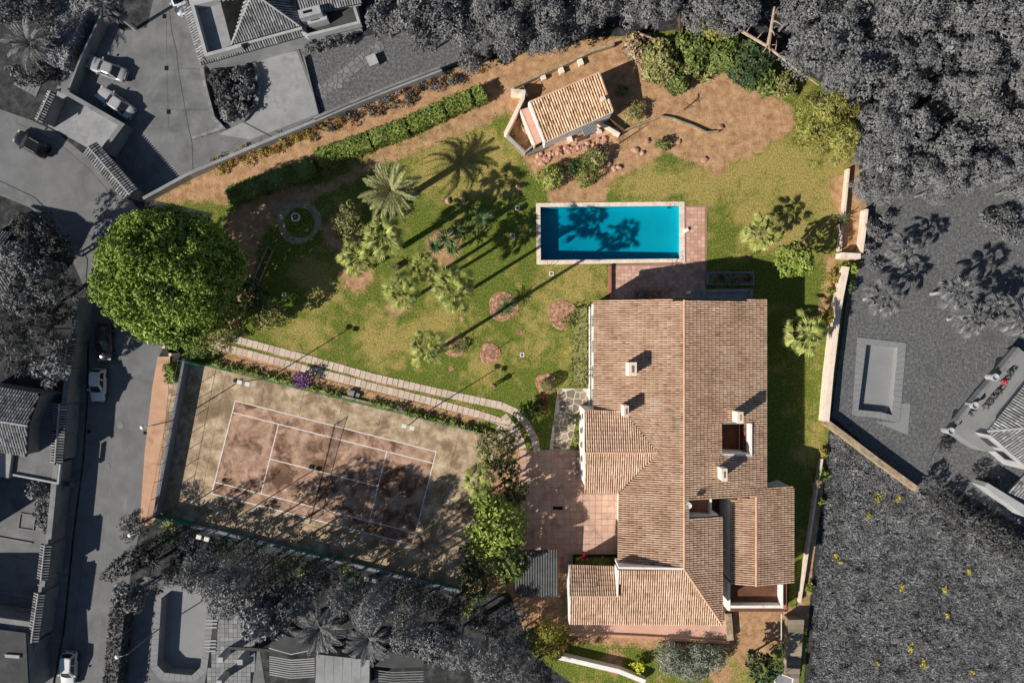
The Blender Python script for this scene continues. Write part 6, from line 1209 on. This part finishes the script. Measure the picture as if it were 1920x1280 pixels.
for i in range(6):
    x, y, _ = W(34 + i*7, 150 + i*4); solo('stepping_stone', MB().box((x, y, -.02), (.45, 1.4, .08), -.4), 'flag_grey', ['first', 'second', 'third', 'fourth', 'fifth', 'sixth'][i] + ' pale stepping stone from the left in the top left garden', 'stone', 'stepping stones')
hedge((176, -10), (122, 132), 2.9, 2.2, 'grey clipped hedge beside the parked cars', 'grey_light', dens=.9, ls=.14)
hedge((240, 1128), (222, 1300), 1.6, 2.0, 'grey clipped hedge along the road beside the octagonal pool', 'grey_dark', dens=1.0, ls=.12)
# tall cypress and the bottom tree belt
x, y, _ = W(298, 1022, 0); cy = thing('cypress_tree', 'tall dark cypress leaning over the road at lower left', 'tree', (x, y, 0)); rr = np.random.default_rng(8); lb = [(rr.normal()*.15, rr.normal()*.15, z, max(.22, 1.15*math.sin(min(1, (11.2 - z)/5.5)*1.5)*rr.uniform(.85, 1.1))) for z in np.arange(1, 11.0, .3)]
lpart('trunk', MB().tube([(0, 0, 0), (0, 0, 8)], .2, .08, 7).mesh('trunk'), 'bark_grey', cy); lpart('crown', crown('crown', 8, lb, 150, 5, .1, .3, .05, -.9, .8, .4), 'leaf_cypress', cy)
bt = [(255, 985, 30, 2.2, 'grey_dark', 'spiky'), (330, 1078, 26, 1.2, 'grey_mid', 'spiky'), (372, 1068, 36, 4, 'grey_mid', 'broad'), (418, 1078, 40, 4.4, 'grey_light', 'broad'), (462, 1092, 42, 4.4, 'grey_mid', 'broad'), (430, 1126, 32, 3.4, 'grey_light', 'broad'), (508, 1142, 46, 5, 'grey_light', 'big'), (556, 1118, 36, 4.6, 'grey_mid', 'broad'), (520, 1090, 34, 3.6, 'grey_dark', 'broad'), (648, 1118, 32, 4, 'grey_mid', 'broad'), (708, 1128, 42, 5, 'grey_light', 'broad'), (770, 1176, 40, 5, 'grey_mid', 'broad'), (812, 1196, 44, 5, 'grey_light', 'broad'), (862, 1214, 44, 5, 'grey_light', 'spiky'), (842, 1150, 32, 3.6, 'grey_dark', 'broad'), (910, 1232, 46, 4.6, 'grey_light', 'spiky'), (962, 1238, 50, 4, 'grey_mid', 'spiky'), (1010, 1268, 44, 3.6, 'grey_dark', 'spiky'), (240, 1118, 36, 3, 'grey_mid', 'big'), (286, 1096, 22, 1.4, 'grey_mid', 'spiky'), (590, 1086, 30, 3, 'grey_dark', 'broad'), (770, 1110, 34, 3, 'grey_dark', 'broad'), (900, 1160, 30, 2.6, 'grey_dark', 'broad')]
bl = ['bare twiggy bush at the end of the terracotta pavement', 'spiky bush above the octagonal pool', 'bush between the cypress and court', 'pale bushy tree above the octagonal pool', 'bushy tree right of the pale one', 'pale bush overhanging the pool paving', 'large leaved tree above the flat hut', 'tree left of the first date palm', 'dark tree in the shade of the court kerb', 'tree between the two date palms', 'pale tree above the second date palm', 'tree right of the second date palm', 'pale tree above the dark slatted hut', 'spiky pale tree in the lower middle', 'dark tree below the court corner', 'spiky pale tree near the bottom edge', 'feathery tree beside the white garden wall', 'dark feathery tree at the bottom edge', 'large leaved bush beside the road', 'spiky bush between cypress and large leaved bush', 'dark tree below the middle of the court kerb', 'dark tree near the court floodlight', 'dark bush left of the carport trees']
for i in range(15):     # dark understorey hard against the court kerb
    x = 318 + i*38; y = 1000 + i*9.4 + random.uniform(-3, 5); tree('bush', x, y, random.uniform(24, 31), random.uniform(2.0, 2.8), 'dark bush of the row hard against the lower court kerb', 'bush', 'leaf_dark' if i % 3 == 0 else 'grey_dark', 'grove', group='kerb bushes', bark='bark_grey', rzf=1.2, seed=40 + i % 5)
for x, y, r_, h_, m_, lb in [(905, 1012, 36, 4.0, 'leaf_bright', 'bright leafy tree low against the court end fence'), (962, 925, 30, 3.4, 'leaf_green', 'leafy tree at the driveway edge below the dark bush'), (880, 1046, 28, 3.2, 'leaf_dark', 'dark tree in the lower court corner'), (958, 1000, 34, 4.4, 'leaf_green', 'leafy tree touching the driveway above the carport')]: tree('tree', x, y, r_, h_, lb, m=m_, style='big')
for (x, y, r_, h_, m_, s_), lb in zip(bt, bl): tree('tree', x, y, r_, (8.4 if 360 < x < 790 and y < 1180 else h_ + (2.2 if y < 1150 and x > 350 else .6)), 'grey ' + lb, m=m_, style={'broad': 'grove'}.get(s_, s_), group='bottom belt trees', bark='bark_grey', rzf=1.7 if 360 < x < 790 and y < 1180 else 1.0, k=40 if 360 < x < 790 else None)
palm(600, 1176, 62, 8.0, 'left one of the two grey date palms below the court', 'feather', 'frond_grey', 'trunk_grey', 46, 'grey palms', name='date_palm'); palm(692, 1196, 58, 8.0, 'right one of the two grey date palms below the court', 'feather', 'frond_grey', 'trunk_grey', 46, 'grey palms', name='date_palm')
for i, (x, y, r_, m_) in enumerate([(566, 1072, 14, 'frond_fan'), (645, 1062, 18, 'frond_fan'), (712, 1090, 14, 'frond_fan'), (316, 988, 20, 'frond_fan'), (878, 1140, 22, 'frond_fan'), (908, 1168, 22, 'frond_fan'), (286, 1056, 22, 'frond_grey'), (360, 1052, 20, 'frond_grey')]): palm(x, y, r_, 2.2, ['yellow green yucca below the court kerb on the left', 'yellow green yucca at the middle of the court kerb', 'yellow green yucca near the lower floodlight', 'yellow green plant at the lower left court corner', 'yellow green yucca below the court corner trees', 'lower yellow green yucca left of the carport', 'grey yucca beside the cypress tip', 'grey yucca above the octagonal pool'][i], 'sword', m_, n=34, group='belt yuccas', name='yucca')
for i, (x, y, r_, h_) in enumerate([(1658, 556, 40, 4.2), (1800, 545, 40, 5.0), (1829, 596, 40, 4.6), (1916, 596, 46, 5.0), (1868, 575, 30, 4.4), (1700, 468, 34, 4.0)]): palm(x, y, r_, h_, ['grey fan palm above the right neighbour pool', 'grey fan palm with pale trunk in the right garden', 'lower grey fan palm with pale trunk in the right garden', 'grey fan palm at the right edge', 'small grey fan palm beside the right edge', 'shaded grey fan palm below the wood'][i], 'fan', 'frond_grey', 'trunk_grey', 30, 'grey garden palms', dead=2)
for i, (x, y, r_) in enumerate([(1634, 424, 20), (1650, 440, 16), (1624, 470, 18), (1880, 418, 30), (1905, 440, 24), (1850, 410, 20), (1640, 500, 14), (1660, 410, 14)]): shrub(x, y, r_, 1.4, ['grey shrub outside the short right wall', 'second grey shrub outside the short right wall', 'grey shrub by the right gate pillar', 'large grey shrub at the right edge below the wood', 'grey shrub lower at the right edge', 'grey shrub beside the large right edge shrub', 'low grey shrub below the gate pillar', 'small grey shrub nearest the wood'][i], 'grey_mid', group='right garden shrubs')
for i, (x, y, r_, h_) in enumerate([(1748, 905, 24, 2.0), (1775, 935, 26, 2.2), (1808, 965, 28, 2.2), (1845, 990, 30, 2.4), (1885, 1015, 32, 2.4), (1925, 1040, 32, 2.4), (1838, 882, 16, 1.0), (1860, 900, 16, 1.0), (1770, 838, 16, 1.2)]): shrub(x, y, r_, h_, ['first dark shrub of the hedge below the right house', 'second dark shrub of the hedge below the right house', 'third dark shrub of the hedge below the right house', 'fourth dark shrub of the hedge below the right house', 'fifth dark shrub of the hedge below the right house', 'last dark shrub of the hedge at the right edge', 'low grey shrub at the foot of the right house wall', 'low grey shrub nearer the right house window', 'spiky grey plant at the terrace corner of the right house'][i], 'grey_dark', group='right hedge shrubs', dens=.8)
# ---- meadow: grass tufts in their thousands and a few yellow flower clumps
mp = L([(1556, 806), (1600, 838), (1722, 926), (1800, 985), (1960, 1060), (1960, 1320), (1512, 1320), (1534, 1060), (1550, 900)]); r = np.random.default_rng(21); n = 15000
xs = r.uniform(33, 62, n*2); ys = r.uniform(-41, -9, n*2); k = inpoly(xs, ys, mp); xs, ys = xs[k][:n], ys[k][:n]; n = len(xs); dirn = np.sin(xs*.35)*1.4 + np.cos(ys*.3 + xs*.12)*1.6; m_ = 5
ax = np.repeat(dirn*.5 + r.normal(size=n)*1.5, m_) + r.normal(size=n*m_)*.6; P = np.stack([np.repeat(xs, m_) + r.normal(size=n*m_)*.12, np.repeat(ys, m_) + r.normal(size=n*m_)*.12, np.zeros(n*m_) - .02], 1); l = r.uniform(.2, .62, n*m_); up = r.uniform(.25, .6, n*m_)
D = np.stack([np.cos(ax), np.sin(ax), np.zeros(n*m_)], 1); Q_ = np.stack([-np.sin(ax), np.cos(ax), np.zeros(n*m_)], 1)*r.uniform(.018, .05, n*m_)[:, None]; Mid = P + D*(l*.55)[:, None] + np.array([0, 0, 1])*(up*.55)[:, None]; Tip = P + D*l[:, None] + np.array([0, 0, 1])*(up*.5)[:, None]
V = np.stack([P - Q_, Mid - Q_, Tip, Mid + Q_], 1); o = _link('meadow_grass', quads_mesh('meadow_grass', V, np.clip(np.repeat(r.normal(.5, .22, n), m_) + r.normal(size=n*m_)*.12, 0, 1)), 'meadow_blade'); o['kind'] = 'stuff'
for i, (x, y, s_) in enumerate([(1642, 930, 14), (1682, 933, 8), (1625, 966, 7), (1564, 1040, 7), (1572, 1052, 6), (1688, 1100, 10), (1766, 1104, 8), (1772, 1150, 8), (1704, 1214, 9), (1728, 1242, 11), (1643, 1241, 5), (1818, 1256, 6), (1812, 1070, 7)]):
    xx, yy, _ = W(x, y); rr = np.random.default_rng(i); t = thing('yellow_flowers', ['largest', 'small', 'small', 'left', 'lower left', 'middle', 'right', 'pale', 'lower', 'lowest large', 'tiny lowest', 'tiny right', 'upper right'][i] + ' clump of yellow flowers in the meadow, ' + ['near the stone wall', 'right of the largest', 'below the largest', 'at the villa boundary', 'just below the boundary one', 'in the centre', 'of the centre row', 'below the right one', 'near the bottom', 'near the bottom edge', 'left of the lowest', 'at the bottom right', 'under the dark hedge'][i], 'flowers', (xx, yy, 0), 0, 'meadow flowers')
    nn = s_*5; Pq = np.stack([rr.normal(size=nn)*s_/S*.3, rr.normal(size=nn)*s_/S*.45, rr.uniform(.3, .6, nn)], 1); lpart('petals', quads_mesh('petals', leaves(Pq, np.tile([0, 0, 1.], (nn, 1)), rr, .07, .8, .03, 1), np.full(nn, .5)), 'yellow_petal', t, kind='stuff')
    b = MB()
    for k in range(6): q_ = Pq[k]; b.tube([(0, 0, -.02), tuple(q_)], .008, n=3)
    lpart('stems', b.mesh('stems'), 'meadow_blade', t)
# dry weeds along the outside of the north wall
for i in range(64):
    t_ = i/63; x = 400 + 500*t_; y = 314 - 192*t_ + random.uniform(-12, 16); shrub(x, y, random.uniform(8, 14), .6, 'low weeds along the earth strip under the north wall', 'leaf_rust' if i % 3 == 0 else ('grey_dark' if i > 22 and i % 3 == 1 else 'leaf_yellow' if i < 30 else 'grey_mid'), ls=.16, wd=.3, k=6, group='north strip weeds', name='weeds', cat='weeds', seed=i % 7)

# joints and cracks of the courtyard concrete, and houses just outside the frame that shade the left yard
def crack(name, px, w, m='wall_dark', z=-.0145): return struct(name, MB().wall(L(px), w, z - .001, z + .002), m)
crack('expansion_joint', [(318, 20), (322, 60), (331, 96), (334, 128), (342, 176), (352, 232), (360, 268), (362, 322)], .09); crack('expansion_joint', [(334, 128), (384, 130)], .05); crack('expansion_joint', [(300, 204), (345, 206), (392, 206)], .045); crack('expansion_joint', [(312, 40), (313, 128), (316, 240)], .035); crack('expansion_joint', [(455, 228), (520, 262)], .14, z=-.009)
crack('expansion_joint', [(160, 1000), (148, 1110), (132, 1240)], .03, z=-.005); crack('expansion_joint', [(30, 230), (110, 268), (170, 320), (232, 392)], .05, z=-.005)
for i, (y0, y1, h_) in enumerate([(880, 1000, 6.5), (1118, 1300, 6.0)]):
    t = thing('street_house', ['house just outside the left edge above the lit yard', 'house just outside the left edge below the lit yard'][i], 'house', (*W2(-110, (y0 + y1)/2), 0)); part('wall', MB().prism(L([(-220, y0), (-34, y0), (-34, y1), (-220, y1)]), 0, h_), 'wall_grey', t)
    c = W2(-127, (y0 + y1)/2); gp = L([(-228, y0 - 6), (-28, y0 - 6), (-28, y1 + 6), (-228, y1 + 6)]); part('roof', MB().add([(p[0], p[1], h_) for p in gp] + [(c[0] - 2, c[1], h_ + 1.6), (c[0] + 2, c[1], h_ + 1.6)], [[3, 2, 1, 0], [0, 1, 5, 4], [1, 2, 5], [2, 3, 4, 5], [3, 0, 4]]), 'channel_grey', t)
    for k in range(3): xx, yy = W2(-34, y0 + (y1 - y0)*(k + .5)/3); w_ = part('window', MB().box((xx + .05, yy, 3.2), (.1, 1.2, 1.3)), 'white_grey', t); part('pane', MB().box((xx + .1, yy, 3.3), (.04, 1.0, 1.1)), 'glass_grey', w_)
for i, (x, y, r_) in enumerate([(66, 918, 24), (84, 950, 26), (90, 985, 22), (84, 1096, 12), (60, 1212, 14), (130, 905, 12)]): shrub(x, y, r_, 2.0, ['upper grey bush in the left yard', 'largest grey bush in the left yard', 'lower grey bush in the left yard', 'small grey bush between the tiled walls', 'small grey bush at the end of the lowest tiled wall', 'small grey bush on the left pavement'][i], 'grey_light' if i < 3 else 'grey_mid', group='left yard bushes', ls=.16)

for x, y, r_, lb in [(958, 1150, 32, 'grey tree in the dark corner left of the carport'), (986, 1196, 28, 'grey tree beside the yellow green tree'), (930, 1180, 30, 'grey tree between the spiky pale tree and the carport')]: tree('tree', x, y, r_, 3.0, lb, m='grey_mid', style='grove', group='bottom belt trees', bark='bark_grey')
mr = random.Random(77)
for i in range(26):
    x, y = mr.uniform(1570, 1900), mr.uniform(900, 1270)
    if y < 880 + (x - 1650)*.75: continue
    shrub(x, y, mr.uniform(7, 15), mr.uniform(.5, .9), 'grey tussock standing a little above the meadow grass', ['grey_mid', 'grey_light', 'grey_dark'][i % 3], ls=.2, wd=.16, dens=.35, group='meadow tussocks', name='tussock', cat='plant', k=5, seed=200 + i % 6)
